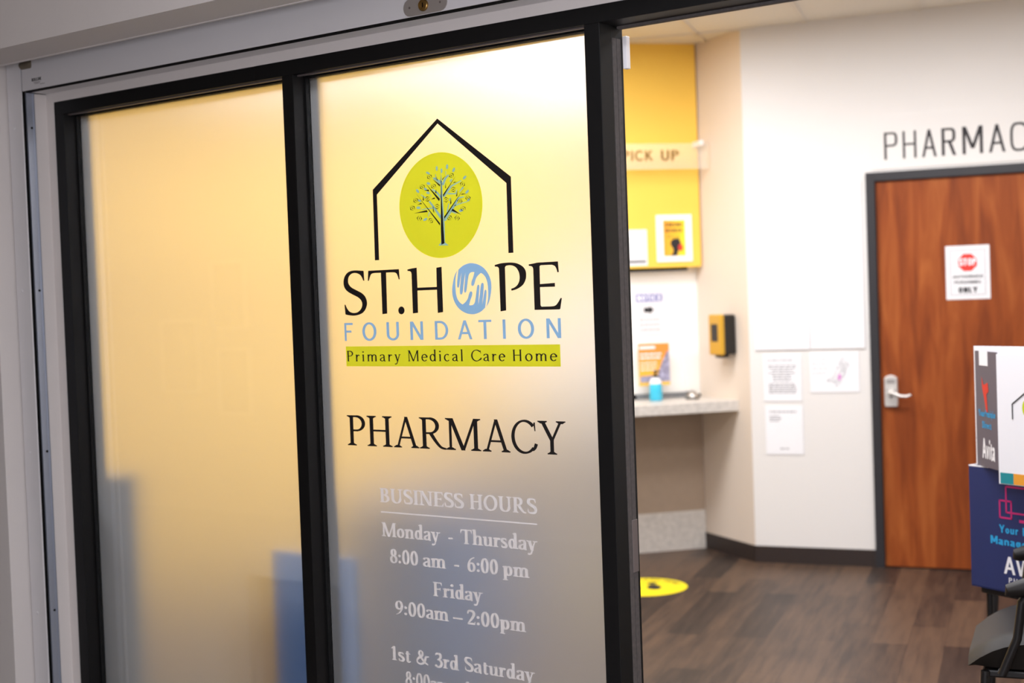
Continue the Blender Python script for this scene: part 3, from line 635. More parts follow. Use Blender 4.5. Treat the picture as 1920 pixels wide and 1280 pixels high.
TREE_BLUE = [[(-2.4596,1.7849),(-2.4866,1.8155),(-2.4921,1.8129),(-2.4676,1.7811)],[(-2.4853,1.815),(-2.5007,1.8311),(-2.5054,1.8287),(-2.4915,1.8118)],[(-2.4878,1.8129),(-2.5343,1.8096),(-2.5341,1.8084),(-2.4873,1.8094)],[(-2.4583,1.8391),(-2.4717,1.8533),(-2.4894,1.8631),(-2.4923,1.8601),(-2.4764,1.8499),(-2.4652,1.8357)],[(-2.4553,1.881),(-2.4839,1.894),(-2.4871,1.8905),(-2.4628,1.8729)],[(-2.5052,1.8008),(-2.5097,1.789),(-2.5082,1.7886),(-2.5019,1.7998)],[(-2.4743,1.8886),(-2.4762,1.9019),(-2.4777,1.9019),(-2.4778,1.8886)],[(-2.5138,1.841),(-2.5316,1.8503),(-2.5327,1.8492),(-2.5165,1.8383)],[(-2.5314,1.8346),(-2.5414,1.8376),(-2.5438,1.8336),(-2.5346,1.8293)],[(-2.4494,1.8689),(-2.4402,1.8858),(-2.4296,1.8945),(-2.4336,1.8978),(-2.4466,1.8893),(-2.458,1.8724)],[(-2.448,1.8374),(-2.4218,1.8637),(-2.3877,1.8764),(-2.389,1.8785),(-2.4255,1.8673),(-2.4548,1.8419)],[(-2.4482,1.7721),(-2.4098,1.8132),(-2.4159,1.8168),(-2.4553,1.7763)],[(-2.4096,1.8135),(-2.3991,1.83),(-2.3807,1.8326),(-2.3815,1.8354),(-2.4026,1.8335),(-2.4162,1.8165)],[(-2.4142,1.8098),(-2.3936,1.8154),(-2.3694,1.8193),(-2.3699,1.821),(-2.3945,1.818),(-2.4157,1.8132)],[(-2.4388,1.7958),(-2.4331,1.8191),(-2.4357,1.8197),(-2.4436,1.7969)],[(-2.437,1.8438),(-2.4097,1.8423),(-2.4095,1.8452),(-2.4367,1.8481)],[(-2.4075,1.842),(-2.4037,1.8543),(-2.4062,1.855),(-2.4118,1.8432)],[(-2.4302,1.8258),(-2.426,1.8346),(-2.428,1.8354),(-2.434,1.8273)],[(-2.4285,1.7961),(-2.4089,1.7893),(-2.408,1.7905),(-2.4252,1.8006)],[(-2.3852,1.8613),(-2.397,1.8479),(-2.3956,1.8469),(-2.3801,1.8578)],[(-2.4241,1.876),(-2.4187,1.8841),(-2.4222,1.8859),(-2.4295,1.8789)],[(-2.4405,1.8961),(-2.4399,1.9078),(-2.4411,1.9079),(-2.4424,1.8963)],[(-2.496,1.8398),(-2.4958,1.8487),(-2.4968,1.8487),(-2.4975,1.8399)],[(-2.4579,1.9068),(-2.4548,1.8732),(-2.4545,1.8225),(-2.4517,1.7644),(-2.4531,1.7152),(-2.4405,1.7064),(-2.4761,1.7073),(-2.4666,1.7159),(-2.4641,1.7942),(-2.4606,1.8737)],[(-2.4686,1.9167),(-2.4692,1.9134),(-2.4707,1.911),(-2.4725,1.9102),(-2.4743,1.9113),(-2.4755,1.9139),(-2.4758,1.9173),(-2.4752,1.9206),(-2.4737,1.923),(-2.4718,1.9237),(-2.4701,1.9227),(-2.4689,1.9201)],[(-2.4519,1.909),(-2.4526,1.9057),(-2.454,1.9033),(-2.4559,1.9026),(-2.4576,1.9036),(-2.4588,1.9062),(-2.4592,1.9096),(-2.4585,1.9129),(-2.4571,1.9153),(-2.4552,1.916),(-2.4535,1.915),(-2.4523,1.9124)],[(-2.5019,1.9095),(-2.4987,1.9077),(-2.4968,1.9056),(-2.4968,1.9039),(-2.4986,1.9031),(-2.5017,1.9033),(-2.5054,1.9044),(-2.5086,1.9063),(-2.5105,1.9084),(-2.5105,1.91),(-2.5087,1.9109),(-2.5056,1.9107)],[(-2.5021,1.8819),(-2.499,1.8805),(-2.4971,1.8786),(-2.4969,1.8767),(-2.4985,1.8753),(-2.5014,1.8747),(-2.5049,1.8752),(-2.508,1.8766),(-2.5099,1.8785),(-2.5101,1.8804),(-2.5086,1.8818),(-2.5056,1.8824)],[(-2.5394,1.8625),(-2.5378,1.8596),(-2.5377,1.8571),(-2.5391,1.8555),(-2.5416,1.8553),(-2.5446,1.8566),(-2.5472,1.8589),(-2.5488,1.8618),(-2.5489,1.8643),(-2.5475,1.8659),(-2.545,1.8661),(-2.542,1.8648)],[(-2.5047,1.8561),(-2.5019,1.8546),(-2.5003,1.8527),(-2.5002,1.851),(-2.5019,1.8498),(-2.5047,1.8495),(-2.5079,1.8502),(-2.5107,1.8516),(-2.5124,1.8535),(-2.5124,1.8553),(-2.5108,1.8565),(-2.508,1.8568)],[(-2.5423,1.8111),(-2.5462,1.8118),(-2.5491,1.8132),(-2.5501,1.815),(-2.549,1.8168),(-2.5462,1.818),(-2.5423,1.8183),(-2.5384,1.8176),(-2.5355,1.8162),(-2.5345,1.8144),(-2.5355,1.8127),(-2.5384,1.8115)],[(-2.518,1.7783),(-2.5218,1.7774),(-2.5252,1.7775),(-2.5272,1.7786),(-2.5272,1.7804),(-2.5253,1.7825),(-2.522,1.7842),(-2.5181,1.7852),(-2.5147,1.7851),(-2.5128,1.784),(-2.5127,1.7821),(-2.5146,1.7801)],[(-2.4317,1.9182),(-2.4328,1.915),(-2.4347,1.9128),(-2.4369,1.9122),(-2.4388,1.9134),(-2.4399,1.9161),(-2.4399,1.9195),(-2.4388,1.9227),(-2.4369,1.9249),(-2.4347,1.9255),(-2.4328,1.9243),(-2.4317,1.9216)],[(-2.4093,1.907),(-2.4116,1.9042),(-2.4143,1.9026),(-2.4166,1.9026),(-2.418,1.9041),(-2.4181,1.9069),(-2.4169,1.91),(-2.4146,1.9128),(-2.4119,1.9144),(-2.4096,1.9145),(-2.4082,1.9129),(-2.4081,1.9102)],[(-2.3735,1.8826),(-2.3768,1.8807),(-2.3799,1.88),(-2.3821,1.8806),(-2.3828,1.8824),(-2.3818,1.8848),(-2.3794,1.8873),(-2.3761,1.8891),(-2.373,1.8898),(-2.3708,1.8892),(-2.3701,1.8875),(-2.3711,1.885)],[(-2.367,1.8439),(-2.3702,1.8421),(-2.3734,1.8413),(-2.3756,1.8419),(-2.3763,1.8437),(-2.3753,1.8461),(-2.3729,1.8486),(-2.3696,1.8505),(-2.3665,1.8512),(-2.3643,1.8506),(-2.3636,1.8489),(-2.3646,1.8464)],[(-2.3921,1.7942),(-2.3959,1.7942),(-2.3989,1.795),(-2.4004,1.7966),(-2.3999,1.7985),(-2.3976,1.8001),(-2.3941,1.8011),(-2.3903,1.8012),(-2.3873,1.8003),(-2.3858,1.7987),(-2.3863,1.7969),(-2.3886,1.7952)],[(-2.5126,1.8668),(-2.5101,1.865),(-2.5089,1.8629),(-2.5093,1.8612),(-2.5112,1.8603),(-2.5141,1.8604),(-2.5171,1.8615),(-2.5196,1.8633),(-2.5208,1.8653),(-2.5205,1.8671),(-2.5186,1.868),(-2.5157,1.8679)],[(-2.363,1.8222),(-2.3655,1.8207),(-2.3681,1.8202),(-2.37,1.8207),(-2.3708,1.8222),(-2.3703,1.8242),(-2.3685,1.8263),(-2.366,1.8277),(-2.3635,1.8283),(-2.3616,1.8277),(-2.3608,1.8262),(-2.3613,1.8242)]]
TREE_TRUNK = [(-2.4579,1.9053),(-2.4581,1.8358),(-2.4561,1.7502),(-2.4546,1.7124),(-2.4656,1.7092),(-2.4651,1.7507),(-2.461,1.836)]
TREE_LEAF = [[(-2.5069,1.9024),(-2.5063,1.8923),(-2.4937,1.8894),(-2.5038,1.8936)],[(-2.5047,1.9031),(-2.4912,1.9007),(-2.49,1.891),(-2.4937,1.8995)],[(-2.5038,1.9001),(-2.4982,1.8973),(-2.4939,1.8929),(-2.4995,1.8957)],[(-2.5332,1.8772),(-2.5338,1.8671),(-2.5213,1.8635),(-2.5311,1.8682)],[(-2.5309,1.8777),(-2.5175,1.8746),(-2.5174,1.8648),(-2.5202,1.8735)],[(-2.5303,1.8747),(-2.5249,1.8716),(-2.5211,1.8669),(-2.5265,1.87)],[(-2.4938,1.8755),(-2.4932,1.8654),(-2.4805,1.8626),(-2.4907,1.8667)],[(-2.4916,1.8762),(-2.4781,1.8739),(-2.4769,1.8642),(-2.4806,1.8726)],[(-2.4906,1.8732),(-2.485,1.8705),(-2.4808,1.8661),(-2.4864,1.8688)],[(-2.4986,1.8395),(-2.5107,1.8439),(-2.5188,1.8363),(-2.5101,1.8415)],[(-2.4986,1.8376),(-2.5063,1.8292),(-2.5182,1.833),(-2.5069,1.8316)],[(-2.5025,1.8384),(-2.5078,1.8357),(-2.5146,1.8348),(-2.5093,1.8375)],[(-2.5585,1.8418),(-2.5591,1.8316),(-2.5465,1.828),(-2.5563,1.8328)],[(-2.5562,1.8423),(-2.5426,1.8392),(-2.5426,1.8294),(-2.5454,1.8381)],[(-2.5555,1.8392),(-2.5502,1.8362),(-2.5463,1.8315),(-2.5517,1.8346)],[(-2.5726,1.8212),(-2.572,1.811),(-2.559,1.8083),(-2.5694,1.8123)],[(-2.5703,1.8219),(-2.5565,1.8197),(-2.5553,1.8099),(-2.5591,1.8184)],[(-2.5694,1.8189),(-2.5636,1.8162),(-2.5593,1.8118),(-2.565,1.8145)],[(-2.541,1.7939),(-2.55,1.7867),(-2.543,1.7779),(-2.5468,1.7862)],[(-2.5387,1.7931),(-2.5305,1.7843),(-2.5387,1.777),(-2.5336,1.7848)],[(-2.5408,1.7906),(-2.539,1.7857),(-2.5399,1.7804),(-2.5416,1.7853)],[(-2.4917,1.7831),(-2.5049,1.7831),(-2.5078,1.7734),(-2.503,1.7811)],[(-2.4907,1.7814),(-2.4929,1.771),(-2.5055,1.7705),(-2.4947,1.773)],[(-2.4946,1.7808),(-2.4978,1.7766),(-2.5033,1.7734),(-2.5001,1.7776)],[(-2.4652,1.8138),(-2.4748,1.8209),(-2.4858,1.816),(-2.4753,1.8186)],[(-2.466,1.8121),(-2.477,1.8063),(-2.4867,1.8128),(-2.4765,1.8086)],[(-2.4694,1.8138),(-2.4756,1.8127),(-2.4824,1.8136),(-2.4762,1.8147)],[(-2.4299,1.9001),(-2.4293,1.8901),(-2.4169,1.8873),(-2.4268,1.8914)],[(-2.4277,1.9008),(-2.4145,1.8985),(-2.4133,1.8889),(-2.4169,1.8972)],[(-2.4268,1.8978),(-2.4213,1.8951),(-2.4171,1.8907),(-2.4226,1.8934)],[(-2.3813,1.8754),(-2.3925,1.8713),(-2.3899,1.8616),(-2.3899,1.8701)],[(-2.3795,1.8741),(-2.3758,1.864),(-2.3864,1.8597),(-2.3785,1.8653)],[(-2.3825,1.8724),(-2.383,1.8675),(-2.386,1.863),(-2.3855,1.8678)],[(-2.4063,1.8577),(-2.4171,1.8635),(-2.4265,1.8573),(-2.4171,1.8612)],[(-2.4067,1.8559),(-2.416,1.8489),(-2.4267,1.8541),(-2.416,1.8512)],[(-2.4103,1.8572),(-2.416,1.8554),(-2.4228,1.8554),(-2.4171,1.8572)],[(-2.433,1.8314),(-2.4439,1.8372),(-2.4534,1.8309),(-2.4438,1.8348)],[(-2.4335,1.8296),(-2.4428,1.8225),(-2.4536,1.8277),(-2.4428,1.8248)],[(-2.4371,1.8308),(-2.4428,1.829),(-2.4496,1.829),(-2.4439,1.8308)],[(-2.3954,1.8315),(-2.4048,1.8252),(-2.399,1.8162),(-2.4019,1.8245)],[(-2.3933,1.8307),(-2.3865,1.8215),(-2.3951,1.815),(-2.3894,1.8222)],[(-2.3956,1.8283),(-2.3945,1.8235),(-2.3958,1.8184),(-2.397,1.8232)],[(-2.3716,1.837),(-2.3764,1.8281),(-2.3665,1.8217),(-2.3735,1.8284)],[(-2.3693,1.8369),(-2.3584,1.8307),(-2.3625,1.8219),(-2.3613,1.8304)],[(-2.37,1.834),(-2.3664,1.8299),(-2.3649,1.8247),(-2.3685,1.8289)],[(-2.3927,1.8084),(-2.3932,1.7985),(-2.3812,1.7951),(-2.3906,1.7997)],[(-2.3905,1.809),(-2.3776,1.806),(-2.3776,1.7965),(-2.3802,1.8049)],[(-2.3899,1.806),(-2.3848,1.803),(-2.3811,1.7985),(-2.3862,1.8014)],[(-2.443,1.7844),(-2.4391,1.7747),(-2.4263,1.7747),(-2.4372,1.7765)],[(-2.4411,1.7855),(-2.4278,1.7862),(-2.4235,1.777),(-2.4297,1.7844)],[(-2.4393,1.7828),(-2.4331,1.7813),(-2.4277,1.778),(-2.4338,1.7794)],[(-2.4069,1.7866),(-2.4163,1.7802),(-2.4106,1.7712),(-2.4134,1.7795)],[(-2.4048,1.7858),(-2.3979,1.7766),(-2.4066,1.7701),(-2.4009,1.7773)],[(-2.4071,1.7834),(-2.406,1.7786),(-2.4074,1.7734),(-2.4085,1.7783)]]

# ------------------------------------------------------------------ the waiting room: plan of its walls
A = Vector((-4.198, 4.582)); B = Vector((-3.719, 4.300))       # corner by the hatch, outer corner of the angled pier
UB = Vector((math.cos(math.radians(13.36)), math.sin(math.radians(13.36)))); NB = Vector((UB.y, -UB.x))
UC = (B-A).normalized(); NC = Vector((UC.y, -UC.x))
E_ = Vector((-4.4676, 4.2533)); UP = (E_-A).normalized(); NP = Vector((-UP.y, UP.x))
if NP.dot(Vector((1, -1))) < 0: NP = -NP
FB = frame(B, UB, NB)      # back wall with the door, s from the outer corner
FC = frame(A, UC, NC)      # angled pier, s from the hatch corner
FP = frame(A, UP, NP)      # hatch wall, s from the hatch corner towards the glass front
LEN_P = 5.55
CEIL = 3.01

m = MB(); m.box(-11.0, 1.6, 0.0, 7.0, -0.06, 0.0); floor = struct('floor', m, M_FLOOR)
m = MB(); m.box(-11.0, 1.6, 0.114, 7.0, CEIL, CEIL+0.06); struct('ceiling', m, M_CEIL)
# suspended ceiling tees (109 degrees, two foot modules)
m = MB()
ud = Vector((math.cos(math.radians(109)), math.sin(math.radians(109)))); nd = Vector((ud.y, -ud.x))
c0 = Vector((-4.068, 4.554))
def tee(p, u, n, l0, l1, w=0.012):
    F = frame(p, u, n); m.fbox(F, l0, l1, -w, w, CEIL-0.008, CEIL+0.002)
for k in range(-3, 8):
    tee(c0 + nd*0.61*k, ud, nd, -4.4 + 0.0*k, 0.2 if k < 3 else 0.5)
for k in range(0, 4):
    tee(c0 - ud*(0.35+1.22*k), nd, ud, -1.8, 4.2)
struct('trim_1', m, M_TEE)

m = MB(); m.fbox(FB, 0, 0.673, -0.12, 0, 0, CEIL); m.fbox(FB, 1.70, 4.6, -0.12, 0, 0, CEIL); m.fbox(FB, 0.673, 1.70, -0.12, 0, 2.157, CEIL)
struct('wall_back', m, M_WHITE)
m = MB(); m.prism([(A.x, A.y, 0), (B.x, B.y, 0), (B.x-NB.x*0.12, B.y-NB.y*0.12, 0), (A.x+0.02, A.y+0.12, 0)], [(A.x, A.y, CEIL), (B.x, B.y, CEIL), (B.x-NB.x*0.12, B.y-NB.y*0.12, CEIL), (A.x+0.02, A.y+0.12, CEIL)])
struct('wall_pier', m, M_CREAM)
m = MB(); m.fbox(FB, 0, 0.673, 0, 0.008, 0.0, 0.094); struct('baseboard_back', m, M_BASE)
m = MB(); m.fbox(FC, 0.0, 0.559, 0, 0.008, 0.0, 0.094); struct('baseboard_pier', m, M_BASE)
# hatch wall: opening s 0..1.95, z 0.91..1.69
m = MB(); m.fbox(FP, 1.05, LEN_P, -0.12, 0, 0, CEIL); m.fbox(FP, -0.02, 1.05, -0.12, 0, 0, 0.85); m.fbox(FP, -0.02, 1.05, -0.12, 0, 1.69, CEIL)
struct('wall_left', m, M_YELLOW)
m = MB()
m.fbox(FP, 0.0, LEN_P-0.2, 0.0, 0.076, 1.694, CEIL); struct('wall_bulkhead', m, M_YELLOW)
UR = Vector((-UB.y, UB.x))
R0 = B + UB*2.95
FR = frame(R0, -UR, -UB)
m = MB(); m.fbox(FR, -0.2, 5.1, -0.12, 0, 0, CEIL); struct('wall_right', m, M_WHITE)
# back office seen as light behind the hatch
m = MB(); m.fbox(FP, -0.3, 1.6, -0.9, -0.86, 0, CEIL); struct('wall_office', m, M_WHITE)

# ------------------------------------------------------------------ glazed shop front between corridor and waiting room
HB, HT = 2.2226, 2.2657
sf = thing('window_1', (-2.98, 0.057, 0), kind='structure')
sf['label'] = 'black aluminium shop front frame with two frosted panes'
def bar_z(name, x0, x1, z0, z1):
    m = MB(); m.box(x0, x1, 0.0, 0.114, z0, z1); return m.build(name, M_FRAME, sf, bevel=0.0012)
bar_z('jamb', -4.071, -4.0219, 0, HB)
bar_z('mullion', -2.9909, -2.9468, 0, HB)
m = MB(); m.box(-1.9383, -1.8931, 0.0, 0.056, 0, HB); m.box(-1.9383, -1.8985, 0.056, 0.114, 0, HB); m.build('mullion', M_FRAME, sf, bevel=0.0012)
bar_z('jamb', -0.80, -0.755, 0, HB)
m = MB(); m.box(-4.071, -3.1075, 0.0, 0.114, HB, HT-0.001); m.build('head', M_FRAME, sf, bevel=0.001)
m = MB(); m.box(-3.1055, -0.755, -0.0005, 0.114, HB, HT); m.build('head', M_FRAME, sf, bevel=0.001)
for x0, x1 in ((-4.0219, -2.9909), (-2.9468, -1.9383)):
    m = MB(); m.box(x0, x1, 0.0, 0.114, 0, 0.10); m.build('sill', M_FRAME, sf, bevel=0.001)
    m = MB(); m.box(x0, x1, 0.061, 0.067, 0.095, HB+0.006)
    p = m.build('pane', [M_GLASS, M_FILM], sf)
    for pl in p.data.polygons:
        if pl.normal.y > 0.5: pl.material_index = 1
    m = MB(); g = 0.006
    for y0, y1 in ((0.046, 0.0605), (0.0675, 0.082)):
        m.box(x0, x0+g, y0, y1, 0.10, HB); m.box(x1-g, x1, y0, y1, 0.10, HB); m.box(x0+g, x1-g, y0, y1, HB-g, HB); m.box(x0+g, x1-g, y0, y1, 0.10, 0.106)
    m.build('gasket', M_GASKET, sf)
    m = MB(); m.box(x0+0.001, x1-0.001, 0.018, 0.028, HB-0.004, HB+0.001); m.build('head_channel', M_DULL, sf)
m = MB(); m.box(-1.8985, -1.8935, 0.058, 0.0755, 0.02, HB-0.03); m.box(-1.8985, -1.8935, 0.0785, 0.096, 0.02, HB-0.03); m.build('weatherstrip', M_STRIP, sf)
m = MB(); m.box(-1.893, -0.80, 0.080, 0.098, HB-0.006, HB+0.001); m.build('weatherstrip', M_STRIP, sf)
m = MB(); m.box(-1.8945, -1.8920, 0.074, 0.0985, 0.857, 0.989)
m.build('strike_plate', M_DULL, sf, bevel=0.0006)
# wall around the frame, front face in the plane of the frame
m = MB(); m.box(-4.19, -4.071, 0.0, 0.12, 0, CEIL); m.box(-4.071, -0.755, 0.0, 0.12, HT, CEIL); m.box(-0.755, 1.6, 0.0, 0.12, 0, CEIL); m.box(-11.0, -4.19, -0.17, 0.12, 0, CEIL)
struct('wall_front', m, M_HALLWALL)
# ceiling bulkhead of the corridor above the shutter, with a rolled lip
m = MB(); m.box(-11.0, 2.6, -0.35, -0.172, 2.374, 2.86); m.box(-11.0, 2.6, -0.180, -0.170, 2.371, 2.40); m.box(-4.192, -4.189, -0.349, -0.18, 2.3725, 2.376)
struct('trim_2', m, M_HALLWALL)
# corridor shell behind the viewer
m = MB(); m.box(-11.0, -0.6, -4.32, -4.2, 0, 2.86); m.box(2.2, 2.6, -4.32, -4.2, 0, 2.86); m.box(-0.6, 2.2, -4.32, -4.2, 0, 0.7); m.box(-0.6, 2.2, -4.32, -4.2, 2.3, 2.86); struct('wall_corridor', m, M_HALLWALL)
w3 = thing('added_window', (0.8, -4.26, 0.7), kind='structure'); w3['label'] = 'wide glowing window added behind the viewer to light the corridor'  # unseen window, added to brighten the shutter wall from low down
m = MB()
for x0, x1 in ((-0.6, -0.55), (0.775, 0.825), (2.15, 2.2)): m.box(x0, x1, -4.30, -4.20, 0.7, 2.3)
m.box(-0.55, 2.15, -4.30, -4.20, 0.7, 0.75); m.box(-0.55, 2.15, -4.30, -4.20, 2.25, 2.3); m.build('frame', M_FRAME, w3)
m = MB(); m.poly([(-0.56, -4.28, 0.74), (2.16, -4.28, 0.74), (2.16, -4.28, 2.26), (-0.56, -4.28, 2.26)]); m.build('pane', M_DAY, w3)
m = MB(); m.box(2.6, 2.72, -4.32, 0.0, 0, 2.86); struct('wall_end', m, M_HALLWALL)
m = MB(); m.box(-11.0, 2.6, -4.2, -0.172, 2.80, 2.86); struct('ceiling_corridor', m, M_CEIL)
m = MB(); m.box(-11.0, 2.6, -4.2, -0.0, -0.06, -0.001); struct('floor_corridor', m, mat('grey_corridor_floor', (120, 112, 106), 0.5, vary=0.08, scale=3))

# ------------------------------------------------------------------ rolling shutter over the shop front
sh = thing('security_shutter', (-2.6, -0.05, 2.296), 'white enamelled roller shutter box and side rail above the black frame', 'shutter')
m = MB(); m.box(-4.10, 1.5, -0.10, -0.096, 2.296, 2.56); m.box(-4.10, 1.5, -0.0702, -0.0002, 2.2955, 2.299); m.build('housing', M_HALLTRIM, sh, bevel=0.001)
m = MB(); m.box(-4.10, 1.5, -0.0958, -0.070, 2.2945, 2.301); m.build('curtain_slot', M_BLACKGAP, sh)
m = MB(); m.box(-4.183, -4.107, -0.10, -0.0955, 0, 2.40); m.box(-4.183, -4.175, -0.0955, 0.0, 0, 2.40)
gr = m.build('guide_rail', M_HALLTRIM, sh, bevel=0.0008)
m = MB(); m.box(-4.17, -4.112, -0.0955, -0.081, 0, 2.30); m.build('rail_slot', M_BLACKGAP, gr)
m = MB(); m.box(-4.172, -4.108, -0.081, -0.050, 0, 2.294); m.box(-4.108, -4.1065, -0.081, -0.074, 0, 2.294); m.box(-4.108, -4.1065, -0.056, -0.050, 0, 2.294); m.build('rail_back', M_GUIDE, gr)
m = MB(); m.box(-4.172, -4.110, -0.050, -0.0005, 0, 2.294); m.build('rail_packer', M_HALLWALL, gr)
for z in (2.179, 1.637, 1.097, 0.56):
    m = MB(); m.tube([(-4.1082, -0.064, z), (-4.1064, -0.064, z)], 0.0042, 10); m.build('screw', M_BLACKGAP, gr)
for z in (2.18, 1.638, 1.095, 0.553):
    m = MB(); m.lathe((0, 0, 0), [(0.005, 0), (0.0046, 0.001), (0.003, 0.0022), (0.0005, 0.0028)], 12)
    m.v = [(-4.152+a, -0.10-c, z+b) for a, b, c in m.v]; m.build('rivet', M_HALLTRIM, gr, smooth=True)
m = MB(); m.lathe((0, 0, 0), [(0.0, 0), (0.013, 0), (0.014, 0.004), (0.014, 0.05), (0.010, 0.055), (0.0, 0.055)], 18)
m.v = [(-4.098+c, -0.098+a, 2.380+b) for a, b, c in m.v]; m.build('rail_stop', M_STOP, sh, smooth=True)
# key plate
m = MB(); pts = []
cx, cz = -2.3617, 2.3195
for k in range(9):
    t = math.radians(90 + 180*k/8); pts.append((cx-0.047+0.0225*math.cos(t), cz+0.0225*math.sin(t)))
for k in range(9):
    t = math.radians(-90 + 180*k/8); pts.append((cx+0.055+0.0225*math.cos(t), cz+0.0225*math.sin(t)))
pts = pts[::-1]
m.prism([(x, -0.1005, z) for x, z in pts], [(x, -0.1025, z) for x, z in pts])
kp = m.build('key_plate', mat('key_plate_metal', (160, 152, 146), 0.42, 0.35), sh, bevel=0.0006)
m = MB(); m.lathe((0, 0, 0), [(0.0, 0), (0.0155, 0), (0.0155, 0.004), (0.0135, 0.006), (0.0120, 0.006), (0.0115, 0.0045), (0.0, 0.0045)], 28)
m.v = [(cx+a, -0.1025-c, cz+b) for a, b, c in m.v]; kc = m.build('key_cylinder', M_BRASS, kp, smooth=True)
m = MB(); m.box(cx-0.0016, cx+0.0016, -0.1076, -0.1068, cz-0.006, cz+0.006); m.build('keyhole', M_BLACKGAP, kp)
for dx in (-0.048, 0.055):
    m = MB(); m.tube([(cx+dx, -0.1024, cz), (cx+dx, -0.1032, cz)], 0.0032, 10); m.build('screw', M_DULL, kp)
# maker's label
m = MB(); m.box(-4.050, -3.972, -0.1006, -0.1001, 2.305, 2.336); ml = m.build('maker_label', M_HALLTRIM, sh)
m = MB(); lay(m, 'ROLLOK', Pen(0.26, 0.22, 0), 0.10, -4.044, -3.992, 2.3215, 0.0105, lambda x, z: (x, -0.1008, z)); m.build('lettering', M_INK, ml)
m = MB()
for k, (a, b) in enumerate(((-4.034, -3.999), (-4.030, -4.003), (-4.000, -3.976))): m.box(a, b, -0.1009, -0.1007, 2.3165-0.004*k, 2.318-0.004*k)
m.build('small_print', M_DULL, ml)
# contact sensor on the door post
ds = thing('door_sensor', (-1.88, 0.12, 2.118), 'small white contact sensor at the top of the black door post', 'sensor')
m = MB(); m.box(-1.9000, -1.8870, 0.1145, 0.130, 2.122, 2.203); m.build('sensor_body', M_SENSOR, ds, bevel=0.0015)

# ------------------------------------------------------------------ vinyl graphics on the middle pane
def GP(x, z, y=0.0606): return (x, y, z)
lg = thing('clinic_logo', (-2.46, 0.0606, 1.37), 'large vinyl clinic logo on the frosted glass: house outline, tree, name and lime strip', 'logo')
m = MB(); m.poly([GP(*p) for p in outline(HOUSE)]); m.build('house_outline', M_INK, lg)
m = MB(); m.poly([GP(-2.4658+0.1465*math.cos(k*math.pi/36), 1.8165+0.1435*math.sin(k*math.pi/36)) for k in range(72)])
em = m.build('tree_roundel', M_LIME, lg); em['label'] = 'lime green disc with a blue and black tree'
m = MB()
for q in TREE_BLUE: m.poly([GP(p[0], p[1], 0.0603) for p in q])
m.build('tree_backing', M_SKYTREE, em)
m = MB(); m.poly([GP(p[0], p[1], 0.0600) for p in TREE_TRUNK])
for q in TREE_TRI: m.poly([GP(p[0], p[1], 0.0600) for p in q])
m.build('tree_branches', M_INK, em)
m = MB()
for q in TREE_LEAF: m.poly([GP(p[0], p[1], 0.0600) for p in q])
m.build('tree_leaves', M_INK, em)
for k in ('S', 'T', 'dot', 'H', 'P', 'E'):
    m = MB(); m.poly([GP(*p) for p in outline(LOGO_LETTERS[k])]); m.build('full_stop' if k == 'dot' else 'name_letter', M_INK, lg)
for q in HANDS:
    m = MB(); m.poly([GP(*p) for p in outline(q)]); m.build('hand_emblem', M_SKY, lg)['label'] = 'sky blue hand, one of two that form a ring'
thin = Pen(0.125, 0.115, 0)
for ch, x0, x1 in (('F', -2.8395, -2.8062), ('O', -2.7702, -2.7159), ('U', -2.6775, -2.6309), ('N', -2.5896, -2.5426), ('D', -2.5006, -2.4533), ('A', -2.4203, -2.3704), ('T', -2.3484, -2.3043), ('I', -2.2672, -2.2575), ('O', -2.2176, -2.1646), ('N', -2.1255, -2.0796)):
    letters(lg, ch, thin, 0, x0, x1, 1.450, 0.0515, GP, M_SKY, 'foundation_letter')
m = MB(); m.poly([GP(-2.837, 1.3765), GP(-2.0843, 1.3765), GP(-2.0843, 1.434), GP(-2.837, 1.434)]); bd = m.build('lime_strip', M_LIME, lg)
tagp = Pen(0.105, 0.062, 0.03, 14)
for w_, x0, x1 in (('Primary', -2.8325, -2.6284), ('Medical', -2.601, -2.4053), ('Care', -2.3767, -2.2615), ('Home', -2.2366, -2.094)):
    letters(bd, w_, tagp, 0.17, x0, x1, 1.391, 0.0303, lambda x, z: GP(x, z, 0.0602), M_INK)

pl_ = thing('pharmacy_lettering', (-2.46, 0.0606, 1.148), 'black serif word on the frosted glass below the logo strip', 'lettering')
cap = Pen(0.108, 0.062, 0.085, 14)
for ch, x0, x1 in (('P', -2.8439, -2.7735), ('H', -2.767, -2.6716), ('A', -2.6662, -2.5725), ('R', -2.5706, -2.4759), ('M', -2.4769, -2.3541), ('A', -2.3489, -2.2561), ('C', -2.2516, -2.1657), ('Y', -2.165, -2.076)):
    letters(pl_, ch, cap, 0, x0, x1, 1.1478, 0.0872, GP, M_INK)

